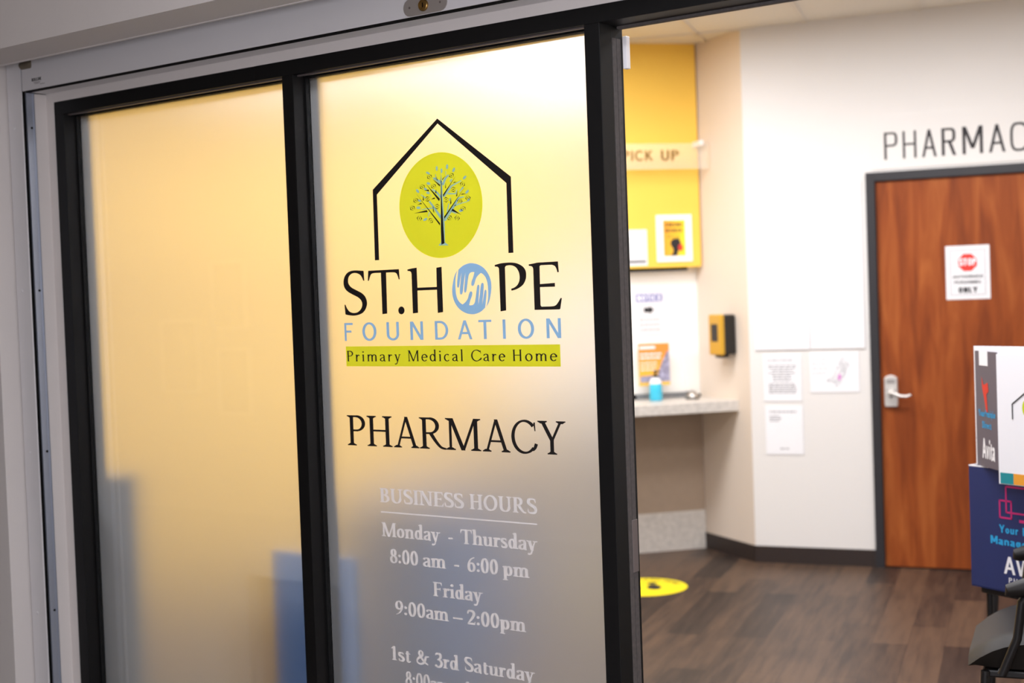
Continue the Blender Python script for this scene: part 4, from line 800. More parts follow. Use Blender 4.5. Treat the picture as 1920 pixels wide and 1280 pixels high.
hr = thing('hours_lettering', (-2.46, 0.0606, 0.45), 'white serif opening hours on the lower half of the frosted pane', 'lettering')
bold = Pen(0.165, 0.075, 0.075, 12)
hd = thing('heading', (0, 0, 0)); hd.parent = hr
letters(hd, 'BUSINESS', bold, 0.045, -2.7282, -2.4209, 0.9888, 0.0405, GP, M_WHITEVINYL); letters(hd, 'HOURS', bold, 0.045, -2.4018, -2.1753, 0.9888, 0.0408, GP, M_WHITEVINYL)
m = MB(); m.poly([GP(-2.7258, 0.9590), GP(-2.1770, 0.9600), GP(-2.1770, 0.9640), GP(-2.7258, 0.9630)]); m.build('underline', M_WHITEVINYL, hr)
LINES = [('weekday_line', [('Monday', -2.7266, -2.5089, 0.8915), ('-', -2.4806, -2.4647, 0.8915), ('Thursday', -2.4372, -2.1784, 0.8915)]),
         ('weekday_hours', [('8:00', -2.6982, -2.5934, 0.8172), ('am', -2.5765, -2.4921, 0.8172), ('-', -2.4637, -2.4465, 0.8172), ('6:00', -2.4175, -2.3121, 0.8172), ('pm', -2.2975, -2.2085, 0.8172)]),
         ('friday_line', [('Friday', -2.5428, -2.3668, 0.7371)]),
         ('friday_hours', [('9:00am', -2.6857, -2.4893, 0.671), ('\u2013', -2.4744, -2.4407, 0.671), ('2:00pm', -2.4243, -2.2256, 0.671)]),
         ('saturday_line', [('1st', -2.7077, -2.6339, 0.538), ('&', -2.6137, -2.5668, 0.538), ('3rd', -2.5462, -2.4599, 0.538), ('Saturday', -2.4406, -2.2019, 0.540)]),
         ('saturday_hours', [('8:00am', -2.6575, -2.4973, 0.4715), ('-', -2.484, -2.466, 0.4715), ('1:00pm', -2.4420, -2.2560, 0.4715)])]
for nm, ws in LINES:
    le = thing(nm, (0, 0, 0)); le.parent = hr
    for t, x0, x1, z in ws: letters(le, t, bold, 0.05, x0, x1, z, 0.0398, GP, M_WHITEVINYL)

# ------------------------------------------------------------------ hatch: counter, window, bulkhead notices
sc_ = thing('service_counter', FP(0.65, 0, 0.2), 'pale speckled service counter with taupe front below the pick-up window', 'counter')
def sheared(m, s1, o0, o1, z0, z1):
    """counter block that dies into the angled pier"""
    d = NP.dot(UC); sh_ = UP.dot(UC)/d
    b = [FP(sh_*o0, z0, o0), FP(sh_*o1, z0, o1), FP(s1, z0, o1), FP(s1, z0, o0)]
    t = [(p[0], p[1], z1) for p in b]
    m.prism(b, t)
d_ = NP.dot(UC)
m = MB(); sheared(m, 1.30, 0.002, 0.426*d_, 0.853, 0.914); m.build('worktop', M_STONE, sc_, bevel=0.002)
m = MB(); m.fbox(FP, 0.0, 1.30, 0.002, 0.016, 0.232, 0.853); m.build('front_panel', M_TAUPE, sc_)
m = MB(); m.fbox(FP, 0.0, 1.30, 0.002, 0.020, 0.0, 0.232); m.build('plinth', M_STONE, sc_)
for s in (0.6, 1.2):
    m = MB(); m.fbox(FP, s-0.02, s+0.02, 0.016, 0.36, 0.80, 0.853); m.build('bracket', M_TAUPE, sc_)

w2 = thing('window_2', FP(0.5, 0.914, 0), kind='structure')
w2['label'] = 'white pick-up window under the yellow bulkhead'
m = MB(); m.fbox(FP, -0.03, 1.05, -0.022, -0.012, 0.93, 1.69); m.build('pane', M_SHADE, w2)
m = MB(); m.fbox(FP, 0.035, 1.04, -0.012, 0.006, 0.9145, 0.946); m.build('sill_channel', M_BLACKGAP, w2)
m = MB(); m.fbox(FP, 0.06, 1.04, 0.0, 0.006, 1.676, 1.6935); m.build('head_channel', M_BLACKGAP, w2)

def sheet(name, F, s0, s1, z0, z1, off, matl, label, cat, group=None, thick=0.002):
    c = F((s0+s1)/2, z0, off)
    t = thing(name, c, label, cat, group)
    m = MB(); m.fbox(F, s0, s1, off, off+thick, z0, z1); m.build('sheet', matl, t)
    return t
def lines(t, F, off, rows, matl, name='printed_lines'):
    rows = sorted(rows, key=lambda r: -r[2]); block = []
    for i, r in enumerate(rows):            # one part per paragraph
        block.append(r)
        if i+1 == len(rows) or r[2] - rows[i+1][2] > 0.0345:
            m = MB()
            for s0, s1, z, h in block: m.fbox(F, s0, s1, off, off+0.0006, z, z+h)
            m.build(name, matl, t); block = []
def para(s0, s1, ztop, n, pitch, h, ragged=0.25, centre=False):
    out = []
    for k in range(n):
        l = (s1-s0)*(1-ragged*random.random())
        a = s0 + ((s1-s0-l)/2 if centre else 0); z = ztop-k*pitch
        p = a
        while p < a+l-0.004:
            q = min(a+l, p+random.uniform(0.012, 0.034)); out.append((p, q, z, h)); p = q+0.005
    return out
# note: on the hatch wall s runs right to left as seen from the room
FPm = frame((A.x, A.y), -UP, NP)       # same wall, s measured left to right (negative values)
OB = 0.0765
po = thing('poster', FPm(-0.168, 1.725, OB), 'white bordered orange and yellow poster with a dark head in profile on the yellow bulkhead', 'poster')
m = MB(); m.fbox(FPm, -0.278, -0.0555, OB, OB+0.006, 1.7265, 2.0035); m.build('border', M_CARD, po, bevel=0.001)
m = MB(); m.fbox(FPm, -0.236, -0.0985, OB+0.006, OB+0.0072, 1.7605, 1.972); ar = m.build('artwork', mat_ramp('poster_blend', [(246, 168, 44), (246, 218, 44)], 0, 0.1, 0.9), po)
hx, hz, k_ = -0.176, 1.762, 0.0100
sil = [(-3.2, 0), (1.2, 0), (1.5, 1.6), (2.0, 3.0), (3.4, 3.6), (4.0, 4.4), (3.6, 5.2), (4.4, 5.8), (3.7, 6.6), (3.5, 8.0), (2.6, 9.6), (2.9, 10.4), (1.6, 10.2), (-0.6, 10.1), (-2.2, 9.3), (-3.0, 7.8), (-2.8, 6.2), (-1.6, 4.6), (-1.2, 3.0), (-1.8, 1.4)]
m = MB(); m.poly([FPm(hx+0.012+a*k_, hz+b*k_, OB+0.0075) for a, b in sil]); m.build('profile', M_BLACKINK, po)
m = MB(); m.poly([FPm(hx+0.045+0.0155*math.cos(t*0.5236), hz+0.047+0.021*math.sin(t*0.5236), OB+0.0078) for t in range(12)]); m.build('red_mask', M_RED, po)
lines(po, FPm, OB+0.0072, para(-0.224, -0.112, 1.934, 2, 0.034, 0.022, 0.1) + para(-0.214, -0.122, 1.880, 2, 0.012, 0.004, 0.2), mat('brown_print', (150, 104, 40), 0.7), 'heading')

np_ = sheet('notice', FPm, -0.52, -0.337, 1.709, 1.921, OB, M_PAPER, 'white notice with a thick dark rule on the bulkhead, left of the poster', 'notice')
lines(np_, FPm, OB+0.002, [(-0.51, -0.349, 1.867, 0.006), (-0.45, -0.442, 1.80, 0.03), (-0.40, -0.392, 1.80, 0.03)], M_FAINT)
lines(np_, FPm, OB+0.002, [(-0.51, -0.348, 1.727, 0.012)], mat('brown_black_print', (66, 52, 46), 0.7), 'rule')

nt_ = sheet('notice', FPm, -0.400, -0.205, 1.292, 1.556, -0.0115, M_PAPER, 'white arrow notice on the pick-up window above the orange flyer', 'notice')
m = MB(); m.fbox(FPm, -0.388, -0.222, -0.0095, -0.0089, 1.495, 1.541); hb = m.build('heading_band', M_INDIGO, nt_)
m = MB(); text_polys(m, 'NOTICE', FPm, -0.380, -0.229, 1.501, 0.034, -0.0085, Pen(0.24, 0.22)); m.build('lettering', M_CARD, hb)
m = MB(); m.poly([FPm(-0.340+a, 1.446+b, -0.0085) for a, b in ((0, -0.014), (0.034, -0.014), (0.034, -0.025), (0.064, 0), (0.034, 0.025), (0.034, 0.014), (0, 0.014))]); m.build('arrow', M_BLACKINK, nt_)
lines(nt_, FPm, -0.0095, para(-0.372, -0.238, 1.383, 3, 0.030, 0.010, 0.2, True), M_FAINT)

OF = 0.05
fl = thing('flyer_stand', FPm(-0.31, 0.914, OF), 'clear counter stand holding an orange printed flyer', 'flyer stand')
m = MB(); m.fbox(FPm, -0.405, -0.212, OF, OF+0.002, 0.999, 1.2475); fy = m.build('flyer', mat_ramp('flyer_blend', [(246, 190, 60), (238, 146, 58)], 2, 0.1, 0.8), fl)
m = MB(); m.poly([FPm(-0.212, 1.20, OF+0.0024), FPm(-0.225, 1.20, OF+0.0024), FPm(-0.262, 1.13, OF+0.0024), FPm(-0.290, 1.06, OF+0.0024), FPm(-0.398, 1.055, OF+0.0024), FPm(-0.398, 1.018, OF+0.0024), FPm(-0.212, 1.018, OF+0.0024)]); ph = m.build('photo', mat('flyer_photo', (150, 146, 168), 0.6, vary=0.5, scale=45), fy)
lines(fy, FPm, OF+0.002, [(-0.398, -0.30, 1.216, 0.016)] + para(-0.395, -0.25, 1.180, 2, 0.022, 0.010, 0.2) + para(-0.395, -0.29, 1.130, 3, 0.02, 0.006, 0.2), M_CARD)
m = MB(); m.fbox(FPm, -0.425, -0.150, OF-0.004, OF-0.001, 0.915, 1.255); m.prism([FPm(-0.150, 0.915, OF-0.004), FPm(-0.104, 0.915, OF-0.004), FPm(-0.104, 0.915, OF-0.001), FPm(-0.150, 0.915, OF-0.001)], [FPm(-0.150, 1.185, OF-0.004), FPm(-0.148, 1.185, OF-0.004), FPm(-0.148, 1.185, OF-0.001), FPm(-0.150, 1.185, OF-0.001)]); m.fbox(FPm, -0.425, -0.104, OF-0.004, OF+0.04, 0.9145, 0.917); m.build('acrylic_holder', M_ACRYLIC, fl)

bx = FPm(-0.333, 0.914, 0.134)
bo = thing('sanitizer_bottle', bx, 'bottle of bright blue sanitizer with a black pump on the counter', 'bottle')
m = MB(); m.lathe(bx, [(0.035, 0.0005), (0.0385, 0.006), (0.0375, 0.085), (0.036, 0.100)], 24); m.build('gel', M_BLUEGEL, bo, smooth=True)
m = MB(); m.lathe(bx, [(0.0365, 0.100), (0.033, 0.118), (0.024, 0.130), (0.016, 0.134), (0.016, 0.138)], 24); m.build('shoulder', M_MIST, bo, smooth=True)
m = MB(); m.lathe(bx, [(0.0165, 0.1375), (0.0165, 0.150), (0.007, 0.152), (0.006, 0.168), (0.011, 0.169), (0.011, 0.177), (0.004, 0.179)], 18)
q = Vector(bx); m.tube([q+Vector((0, 0, 0.173)), q+Vector((-UP.x*0.02, -UP.y*0.02, 0.173)), q+Vector((-UP.x*0.034, -UP.y*0.034, 0.166))], 0.004, 8); m.build('pump', M_DISPBLACK, bo, smooth=True)
bl_ = FPm(-0.113, 0.914, 0.155)
be = thing('service_bell', bl_, 'small chrome call bell at the pier end of the counter', 'bell')
m = MB(); m.lathe(bl_, [(0.042, 0.0005), (0.042, 0.006), (0.036, 0.010)], 24); m.build('base', M_DISPBLACK, be, smooth=True)
m = MB(); m.lathe(bl_, [(0.038, 0.010), (0.036, 0.022), (0.028, 0.034), (0.015, 0.041), (0.004, 0.042)], 24); m.build('dome', M_STEEL, be, smooth=True)
m = MB(); m.lathe(bl_, [(0.003, 0.040), (0.003, 0.047), (0.006, 0.049), (0.004, 0.053)], 12); m.build('plunger', M_STEEL, be, smooth=True)

OS = 0.19*d_
pu = thing('pickup_sign', FPm(-0.2, 2.26, OS), 'frosted acrylic strip sign over the hatch with small brown capitals', 'sign')
m = MB(); m.fbox(FPm, -1.25, 0.02, OS, OS+0.005, 2.263, 2.412); m.build('panel', M_SIGNACR, pu)
m = MB(); inkb = mat('bronze_print', (126, 88, 20), 0.6); text_polys(m, 'PICK', FPm, -0.508, -0.325, 2.313, 0.060, OS+0.0055, Pen(0.17, 0.16), 0.16); text_polys(m, 'UP', FPm, -0.275, -0.164, 2.313, 0.060, OS+0.0055, Pen(0.17, 0.16), 0.16); m.build('lettering', inkb, pu)
for s in (-0.02, -1.2):
    m = MB(); m.fbox(FPm, s-0.012, s+0.012, 0.076, OS, 2.40, 2.43); m.build('bracket', M_SENSOR, pu)

# soap dispenser on the pier
sd = thing('soap_dispenser', FC(0.33, 1.175, 0), 'black and mustard wall dispenser on the angled pier', 'dispenser')
m = MB(); m.fbox(FC, 0.295, 0.425, 0.001, 0.085, 1.178, 1.408); m.build('body', M_DISPBLACK, sd, bevel=0.014, seg=4)
m = MB(); m.fbox(FC, 0.293, 0.427, 0.078, 0.108, 1.176, 1.410); fc = m.build('front_cover', M_DISPYEL, sd, bevel=0.010, seg=3)
m = MB(); m.fbox(FC, 0.325, 0.395, 0.1075, 0.1095, 1.255, 1.355); m.build('window', M_DISPBLACK, fc)
m = MB(); m.fbox(FC, 0.33, 0.39, 0.03, 0.09, 1.160, 1.178); m.build('nozzle', M_DISPBLACK, sd, bevel=0.004)

# ------------------------------------------------------------------ back wall: papers, door, sign
SH = [('P', 0.037, 0.304, 1.628, 2.124, 'tall faint white sheet high on the back wall, nearest the pier'),
      ('P', 0.349, 0.643, 1.622, 2.119, 'tall faint white sheet high on the back wall, beside the door frame'),
      ('Q', 0.034, 0.310, 1.204, 1.6275, 'white sheet of faint pink print, lower row nearest the pier'),
      ('Q', 0.347, 0.643, 1.205, 1.6215, 'white sheet of faint pink print, lower row beside the door frame')]
for i, (kd, s0, s1, z0, z1, lb) in enumerate(SH):
    s1 = min(s1, s0+0.30) if s0 > 0.2 else 0.342 - (0 if kd == 'Q' else 0.004)
    t = sheet('wall_sheet', FB, s0, s1, z0, z1, 0.002+0.001*(i // 2), M_PAPER, lb, 'sheet', 'large sheets on the back wall', 0.006)
    o_ = 0.008+0.001*(i // 2)
    if kd == 'P':
        r = [(s0+0.02, s0+0.21, z1-0.03, 0.004)] + para(s0+0.06, s0+0.18, z1-0.075, 1, 0.02, 0.008, 0.1) + para(s0+0.04, s1-0.04, z1-0.125, 8, 0.017, 0.005) + para(s0+0.05, s1-0.03, z1-0.345, 3, 0.018, 0.005, 0.4) + [(s0+0.02, s0+0.028, z1-0.125, 0.008), (s0+0.02, s0+0.028, z1-0.345, 0.008)]
        lines(t, FB, o_, r, M_FAINT)
    else:
        lines(t, FB, o_, para(s0+0.09, s0+0.18, z1-0.055, 1, 0.02, 0.008, 0.05), M_FAINT, 'heading')
        lines(t, FB, o_, para(s0+0.03, s1-0.03, z1-0.10, 2, 0.018, 0.006, 0.2, True) + para(s0+0.05, s1-0.05, z1-0.16, 5, 0.018, 0.006, 0.4, True) + para(s0+0.02, s1-0.02, z1-0.27, 4, 0.018, 0.006, 0.4, True), mat('faint_pink_print', (222, 198, 194), 0.8))
t = sheet('paper_sheet', FB, 0.077, 0.290, 0.914, 1.180, 0.002, M_PAPER, 'white letter sheet of centred grey print under the large sheets', 'sheet', 'letter sheets on the back wall')
lines(t, FB, 0.004, para(0.10, 0.25, 1.142, 1, 0.02, 0.005, 0.1) + para(0.10, 0.265, 1.112, 7, 0.014, 0.005, 0.5, True) + para(0.105, 0.265, 1.008, 5, 0.012, 0.005, 0.05), M_PRINT)
t = sheet('paper_sheet', FB, 0.339, 0.608, 0.963, 1.187, 0.002, M_PAPER, 'landscape map sheet with a pink patch beside the door frame', 'sheet', 'letter sheets on the back wall')
lines(t, FB, 0.004, para(0.35, 0.44, 1.145, 4, 0.026, 0.005, 0.2), M_FAINT, 'key')
m = MB()
mp_ = [(0.52, 1.155), (0.505, 1.125), (0.545, 1.12), (0.485, 1.095), (0.52, 1.09), (0.50, 1.06), (0.465, 1.035), (0.43, 1.028), (0.475, 1.015), (0.483, 0.995), (0.51, 1.02), (0.53, 1.06), (0.535, 1.095), (0.555, 1.115)]
for i in range(len(mp_)):
    for j in (1, 3):
        a, b = mp_[i], mp_[(i+j) % len(mp_)]
        m.tube([FB(a[0], a[1], 0.0042), FB(b[0], b[1], 0.0042)], 0.0007, 4)
m.build('map_lines', M_PRINT, t)
m = MB(); m.poly([FB(*p, 0.0048) for p in ((0.492, 1.03), (0.507, 1.03), (0.510, 1.055), (0.502, 1.068), (0.493, 1.052))]); m.build('pink_patch', M_PINK, t)
t = sheet('paper_sheet', FB, 0.080, 0.292, 0.615, 0.890, 0.002, M_PAPER, 'lowest white letter sheet on the back wall with three short lines', 'sheet', 'letter sheets on the back wall')
lines(t, FB, 0.004, para(0.105, 0.255, 0.852, 1, 0.02, 0.006, 0.05) + para(0.105, 0.18, 0.828, 3, 0.013, 0.005, 0.3) + para(0.16, 0.215, 0.645, 1, 0.02, 0.005, 0.05), M_PRINT)

DK = 0.673
dr = thing('door_1', FB(1.18, 0, 0), kind='structure'); dr['label'] = 'cherry wood door in a black frame on the back wall'
m = MB(); m.fbox(FB, DK, DK+0.047, -0.10, 0.02, 0, 2.157); m.fbox(FB, 1.653, 1.70, -0.10, 0.02, 0, 2.157); m.fbox(FB, DK+0.047, 1.653, -0.10, 0.02, 2.110, 2.157)
m.fbox(FB, DK+0.047, DK+0.060, -0.10, -0.045, 0, 2.110); m.fbox(FB, 1.64, 1.653, -0.10, -0.045, 0, 2.110); m.fbox(FB, DK+0.060, 1.64, -0.10, -0.045, 2.097, 2.110)
m.build('frame', M_DOORFRAME, dr, bevel=0.001)
m = MB(); m.fbox(FB, DK+0.050, 1.650, -0.044, -0.002, 0.008, 2.107); m.build('leaf', M_DOOR, dr)
lk = thing('keypad_lock', FB(0.7775, 0.88, -0.002), 'satin nickel keypad lever lock on the cherry door', 'lock')
s_ = 0.7775
m = MB(); q = [(-0.034, 0.884), (0.034, 0.884), (0.037, 0.90), (0.036, 1.04), (0.022, 1.050), (0.0, 1.056), (-0.022, 1.050), (-0.036, 1.04), (-0.037, 0.90)]
m.prism([FB(s_+a, z, -0.002) for a, z in q], [FB(s_+a*0.93, z, 0.020) for a, z in q]); lkb = m.build('escutcheon', M_LOCK, lk, bevel=0.003)
m = MB()
for i in range(2):
    for j in range(5): m.fbox(FB, s_-0.020+0.009*j, s_-0.014+0.009*j, 0.0195, 0.0225, 1.012+0.012*i, 1.019+0.012*i)
m.build('keypad', M_DULL, lkb)
m = MB(); m.tube([FB(s_, 0.963, 0.018), FB(s_, 0.963, 0.040)], 0.019, 20); m.build('rose', M_LOCK, lk, smooth=True)
m = MB(); m.tube([FB(s_, 0.963, 0.036), FB(s_, 0.963, 0.056), FB(s_+0.02, 0.960, 0.060), FB(s_+0.055, 0.944, 0.060), FB(s_+0.085, 0.942, 0.058), FB(s_+0.110, 0.950, 0.055)], [0.010, 0.010, 0.0095, 0.008, 0.0075, 0.006], 12); m.build('lever', M_LOCK, lk, smooth=True)
m = MB(); m.poly([FB(s_+a, z, 0.0212) for a, z in ((-0.026, 0.975), (0.026, 0.975), (0.0, 0.925))]); m.build('latch_shadow', M_DULL, lkb)  # flat darker triangle painted on as shade below the lever

s0, s1 = 1.079, 1.303
st_ = sheet('stop_sign', FB, s0, s1, 1.455, 1.740, -0.0015, M_PAPER, 'white laminated notice with a red octagon on the cherry door', 'sign')
m = MB(); o_ = 0.0006
for d, w_ in ((0.020, 0.0022), (0.030, 0.0012)):
    a, b, c, e = s0+d, s1-d, 1.455+d, 1.740-d
    m.fbox(FB, a, b, o_, o_+0.0005, c, c+w_); m.fbox(FB, a, b, o_, o_+0.0005, e-w_, e); m.fbox(FB, a, a+w_, o_, o_+0.0005, c, e); m.fbox(FB, b-w_, b, o_, o_+0.0005, c, e)
m.build('border_rules', M_PRINT, st_)
oc = (s0+s1)/2
m = MB(); m.poly([FB(oc+0.052*math.cos(math.radians(22.5+45*k)), 1.650+0.050*math.sin(math.radians(22.5+45*k)), 0.0012) for k in range(8)]); oo = m.build('octagon', M_RED, st_)
m = MB(); text_polys(m, 'STOP', FB, oc-0.044, oc+0.044, 1.635, 0.036, 0.0018, Pen(0.22, 0.2), 0.1); m.build('octagon_lettering', M_CARD, oo)
m = MB(); text_polys(m, 'AUTHORIZED', FB, s0+0.036, s1-0.036, 1.567, 0.017, 0.0012, Pen(0.2, 0.18), 0.12); text_polys(m, 'PERSONNEL', FB, s0+0.042, s1-0.042, 1.537, 0.017, 0.0012, Pen(0.2, 0.18), 0.12)
text_polys(m, 'ONLY', FB, oc-0.05, oc+0.05, 1.490, 0.030, 0.0012, Pen(0.26, 0.24), 0.12); m.build('lettering', M_BLACKINK, st_)

ps = thing('pharmacy_sign', FB(1.45, 2.17, 0), 'thin black capitals on a white panel over the cherry door', 'sign')
m = MB(); m.fbox(FB, 0.705, 2.05, 0.001, 0.006, 2.17, 2.455); m.build('panel', M_WHITE, ps)
sq = Pen(0.105, 0.075, 0, ex=3.2, phi=0); sqb = Pen(0.125, 0.085, 0, ex=3.2, phi=0)
for ch, a, b in (('P', 0.7755, 0.846), ('H', 0.8735, 0.9445), ('A', 0.973, 1.049), ('R', 1.075, 1.149), ('M', 1.181, 1.285), ('A', 1.314, 1.397), ('C', 1.421, 1.500), ('Y', 1.522, 1.604)):
    letters(ps, ch, sq if ch in 'PH' else sqb, 0, a, b, 2.222, 0.146, lambda s, z: FB(s, z, 0.0068), M_BLACKINK)

# ------------------------------------------------------------------ floor marker
fd = thing('floor_decal', (-3.90, 3.42, 0), 'round yellow floor sticker with black shoe prints', 'sticker')
cx, cy, rr = -3.934, 3.425, 0.233
m = MB(); m.lathe((cx, cy, 0), [(0, 0.0004), (rr, 0.0004), (rr, 0.0010), (0, 0.0012)], 48); m.build('disc', M_DECAL, fd)
ax = Vector((0.60, -0.80)); ay = Vector((0.80, 0.60))
def dp(a, b, z=0.0016):
    p = Vector((cx, cy)) + ax*a + ay*b; return (p.x, p.y, z)
m = MB()
for side in (-1, 1):
    b0 = side*0.055
    m.poly([dp(0.015+0.062*math.cos(t*math.pi/10), b0+0.036*math.sin(t*math.pi/10)*(1.0+0.15*math.cos(t*math.pi/10))) for t in range(20)])
    m.poly([dp(-0.080+0.026*math.cos(t*math.pi/8), b0+0.027*math.sin(t*math.pi/8)) for t in range(16)])
m.build('shoe_prints', M_BLACKINK, fd)
m = MB()
w_p, a0_, b0_ = word_letters('PLEASE STAND HERE', Pen(0.16, 0.15), 0.14)
for l in w_p:
    v, f = union(l); pp = []
    for u, w in v:
        t = math.radians(200 - 150*(u-a0_)/(b0_-a0_)); r_ = 0.178+0.030*w
        pp.append((cx+r_*math.cos(t), cy+r_*math.sin(t), 0.0016))
    m.add(pp, f)
m.build('ring_lettering', M_BLACKINK, fd)

# ------------------------------------------------------------------ waiting chairs
def rounded(w, d, h0, h1, n=24, r=0.09):
    pass
def make_chair(x, y, ang, label):
    """x, y = middle of the seat; the chair faces ang"""
    c, s = math.cos(ang), math.sin(ang)
    def T(a, b, z): return (x + a*c - b*s, y + a*s + b*c, z)     # a forwards, b to its left
    ch = thing('waiting_chair', (x, y, 0), label, 'chair', 'black waiting room chairs')
    # cushion with a waterfall front
    m = MB(); prof = []
    NB_, NA = 14, 14
    top = []; bot = []
    for i in range(NA+1):
        a = -0.25 + 0.49*i/NA
        for j in range(NB_+1):
            t = -1 + 2*j/NB_
            wid = 0.255*(1-0.10*max(0, (a-0.09)/0.15)**2)
            b = t*wid
            edge = max(0, abs(t)-0.72)/0.28; fr = max(0, (a-0.05)/0.19)
            z = 0.506 - 0.030*edge**2.2 - 0.080*fr**2.2 - 0.012*(1-edge)*math.exp(-((a+0.02)/0.12)**2)
            top.append(T(a, b, z))
            bot.append(T(a-0.02*fr, b*0.93, 0.395))
    vs = top + bot; n1 = NB_+1; off = len(top); fs = []
    for i in range(NA):
        for j in range(NB_):
            k = i*n1+j
            fs.append((k, k+n1, k+n1+1, k+1)); fs.append((off+k, off+k+1, off+k+n1+1, off+k+n1))
    for i in range(NA):
        k = i*n1; fs.append((k, off+k, off+k+n1, k+n1)); k = i*n1+NB_; fs.append((k, k+n1, off+k+n1, off+k))
    for j in range(NB_):
        k = j; fs.append((k, k+1, off+k+1, off+k)); k = NA*n1+j; fs.append((k, off+k, off+k+1, k+1))
    m.add(vs, fs)
    se = m.build('seat', M_LEATHER, ch, smooth=True)
    # piped seams across and round the cushion
    m = MB(); m.tube([T(0.10, b*0.03*0.83, 0.5055-0.030*max(0, (abs(b)/10.0-0.72)/0.28)**2.2) for b in range(-10, 11)], 0.003, 6); m.build('seam', M_LEATHER, se, smooth=True)
    m = MB(); m.fbox(lambda s_, z, o: T(s_, o, z), -0.24, 0.20, -0.225, 0.225, 0.362, 0.386); m.build('seat_pan', M_TUBE, ch, bevel=0.006)
    # back
    m = MB(); n_ = 12; f = []; b_ = []
    for i in range(n_+1):
        u = i/n_; z = 0.52+0.40*u; a = -0.235-0.085*u
        for j in range(n_+1):
            t = -1+2*j/n_; w = 0.235*(1-0.12*abs(2*u-1)**4)
            th = 0.028*(1-max(abs(t), abs(2*u-1))**4)
            f.append(T(a+0.018+th-0.02*(1-t*t)+0.01, t*w, z)); b_.append(T(a-0.015-0.02*(1-t*t), t*w, z))
    n1 = n_+1; off = len(f); fs = []
    for i in range(n_):
        for j in range(n_):
            k = i*n1+j; fs.append((k, k+1, k+n1+1, k+n1)); fs.append((off+k, off+k+n1, off+k+n1+1, off+k+1))
        k = i*n1; fs.append((k, k+n1, off+k+n1, off+k)); k = i*n1+n_; fs.append((k, off+k, off+k+n1, k+n1))
    for j in range(n_):
        k = j; fs.append((k, off+k, off+k+1, k+1)); k = n_*n1+j; fs.append((k, k+1, off+k+1, off+k))
    m.add(f+b_, fs); m.build('backrest', M_LEATHER, ch, smooth=True)
    for sd_ in (-1, 1):
        b = sd_*0.29
        m = MB(); m.tube([T(0.14, b, 0.39), T(0.095, b, 0.50), T(0.08, b, 0.61), T(0.05, b, 0.637)], 0.0135, 12); m.tube([T(0.05, b, 0.637), T(-0.20, b, 0.640), T(-0.28, b*0.9, 0.61), T(-0.285, b*0.85, 0.50)], 0.0125, 12)
        m.tube([T(0.14, b, 0.40), T(0.14, sd_*0.22, 0.385)], 0.012, 10); m.tube([T(-0.285, b*0.85, 0.51), T(-0.23, sd_*0.22, 0.385)], 0.012, 10)
        arm = m.build('arm_frame', M_TUBE, ch, smooth=True)
        m = MB(); m.tube([T(0.122, b, 0.626), T(0.114, b, 0.640), T(0.07, b, 0.654), T(-0.03, b, 0.661), T(-0.14, b, 0.658), T(-0.19, b, 0.646)], [0.006, 0.022, 0.027, 0.028, 0.025, 0.012], 14)
        m.build('armrest', M_ARM, arm, smooth=True)
        m = MB(); m.tube([T(0.19, sd_*0.235, 0.385), T(0.215, sd_*0.245, 0.0)], [0.0135, 0.012], 12); m.build('leg', M_TUBE, ch, smooth=True)
        m = MB(); m.tube([T(-0.22, sd_*0.235, 0.385), T(-0.275, sd_*0.245, 0.0)], [0.0135, 0.012], 12); m.build('leg', M_TUBE, ch, smooth=True)
    return ch
CHA = math.radians(199)
make_chair(-1.295, 1.56, math.radians(195), 'nearest black armchair of the waiting room, empty, in front of the navy box')
make_chair(-1.74, 3.0, CHA, 'black armchair half hidden behind the navy box')

# leaflet boxes on the second chair
def face_frame(p0, p1):
    d = Vector((p1[0]-p0[0], p1[1]-p0[1])); return frame(p0, d, Vector((d.y, -d.x)))
bb = thing('leaflet_box', (-1.52, 2.1, 0.48), 'open navy cardboard box with pink and cyan print on a side table between the armchairs', 'box')
p0 = (-1.704, 2.017); dv = Vector((0.92, -0.39)).normalized(); FN = frame(p0, dv, Vector((dv.y, -dv.x)))
W_, D_, z0, z1 = 0.36, 0.20, 0.481, 0.905
m = MB(); t_ = 0.004
m.fbox(FN, 0, W_, -t_, 0, z0, z1)
m.fbox(FN, 0, t_, -D_, -t_, z0, z1); m.fbox(FN, W_-t_, W_, -D_, -t_, z0, z1); m.fbox(FN, 0, W_, -D_, -D_+t_, z0, z1); m.fbox(FN, 0, W_, -D_, 0, z0-0.001, z0+t_)
m.build('carton', M_NAVY, bb)
m = MB(); m.fbox(FN, 0, W_, -t_-0.0004, 0.0004, z1, z1+0.004); m.fbox(FN, 0, t_, -D_, -t_, z1, z1+0.004); m.fbox(FN, 0, W_, -D_, -D_+t_, z1, z1+0.004); m.fbox(FN, t_, W_-t_, -D_+t_, -D_+t_+0.001, z1-0.2, z1); m.build('cut_edge', M_CARD, bb)
m = MB()
def ring(m, F, s0, s1, z0, z1, w, off):
    m.fbox(F, s0, s1, off, off+0.0006, z0, z0+w); m.fbox(F, s0, s1, off, off+0.0006, z1-w, z1); m.fbox(F, s0, s0+w, off, off+0.0006, z0, z1); m.fbox(F, s1-w, s1, off, off+0.0006, z0, z1)
ring(m, FN, 0.130, 0.185, 0.735, 0.800, 0.006, 0.0006); ring(m, FN, 0.158, 0.345, 0.755, 0.850, 0.006, 0.0006); m.fbox(FN, 0.215, 0.28, 0.0006, 0.0012, 0.728, 0.738); m.build('device_drawing', M_MAGENTA, bb)
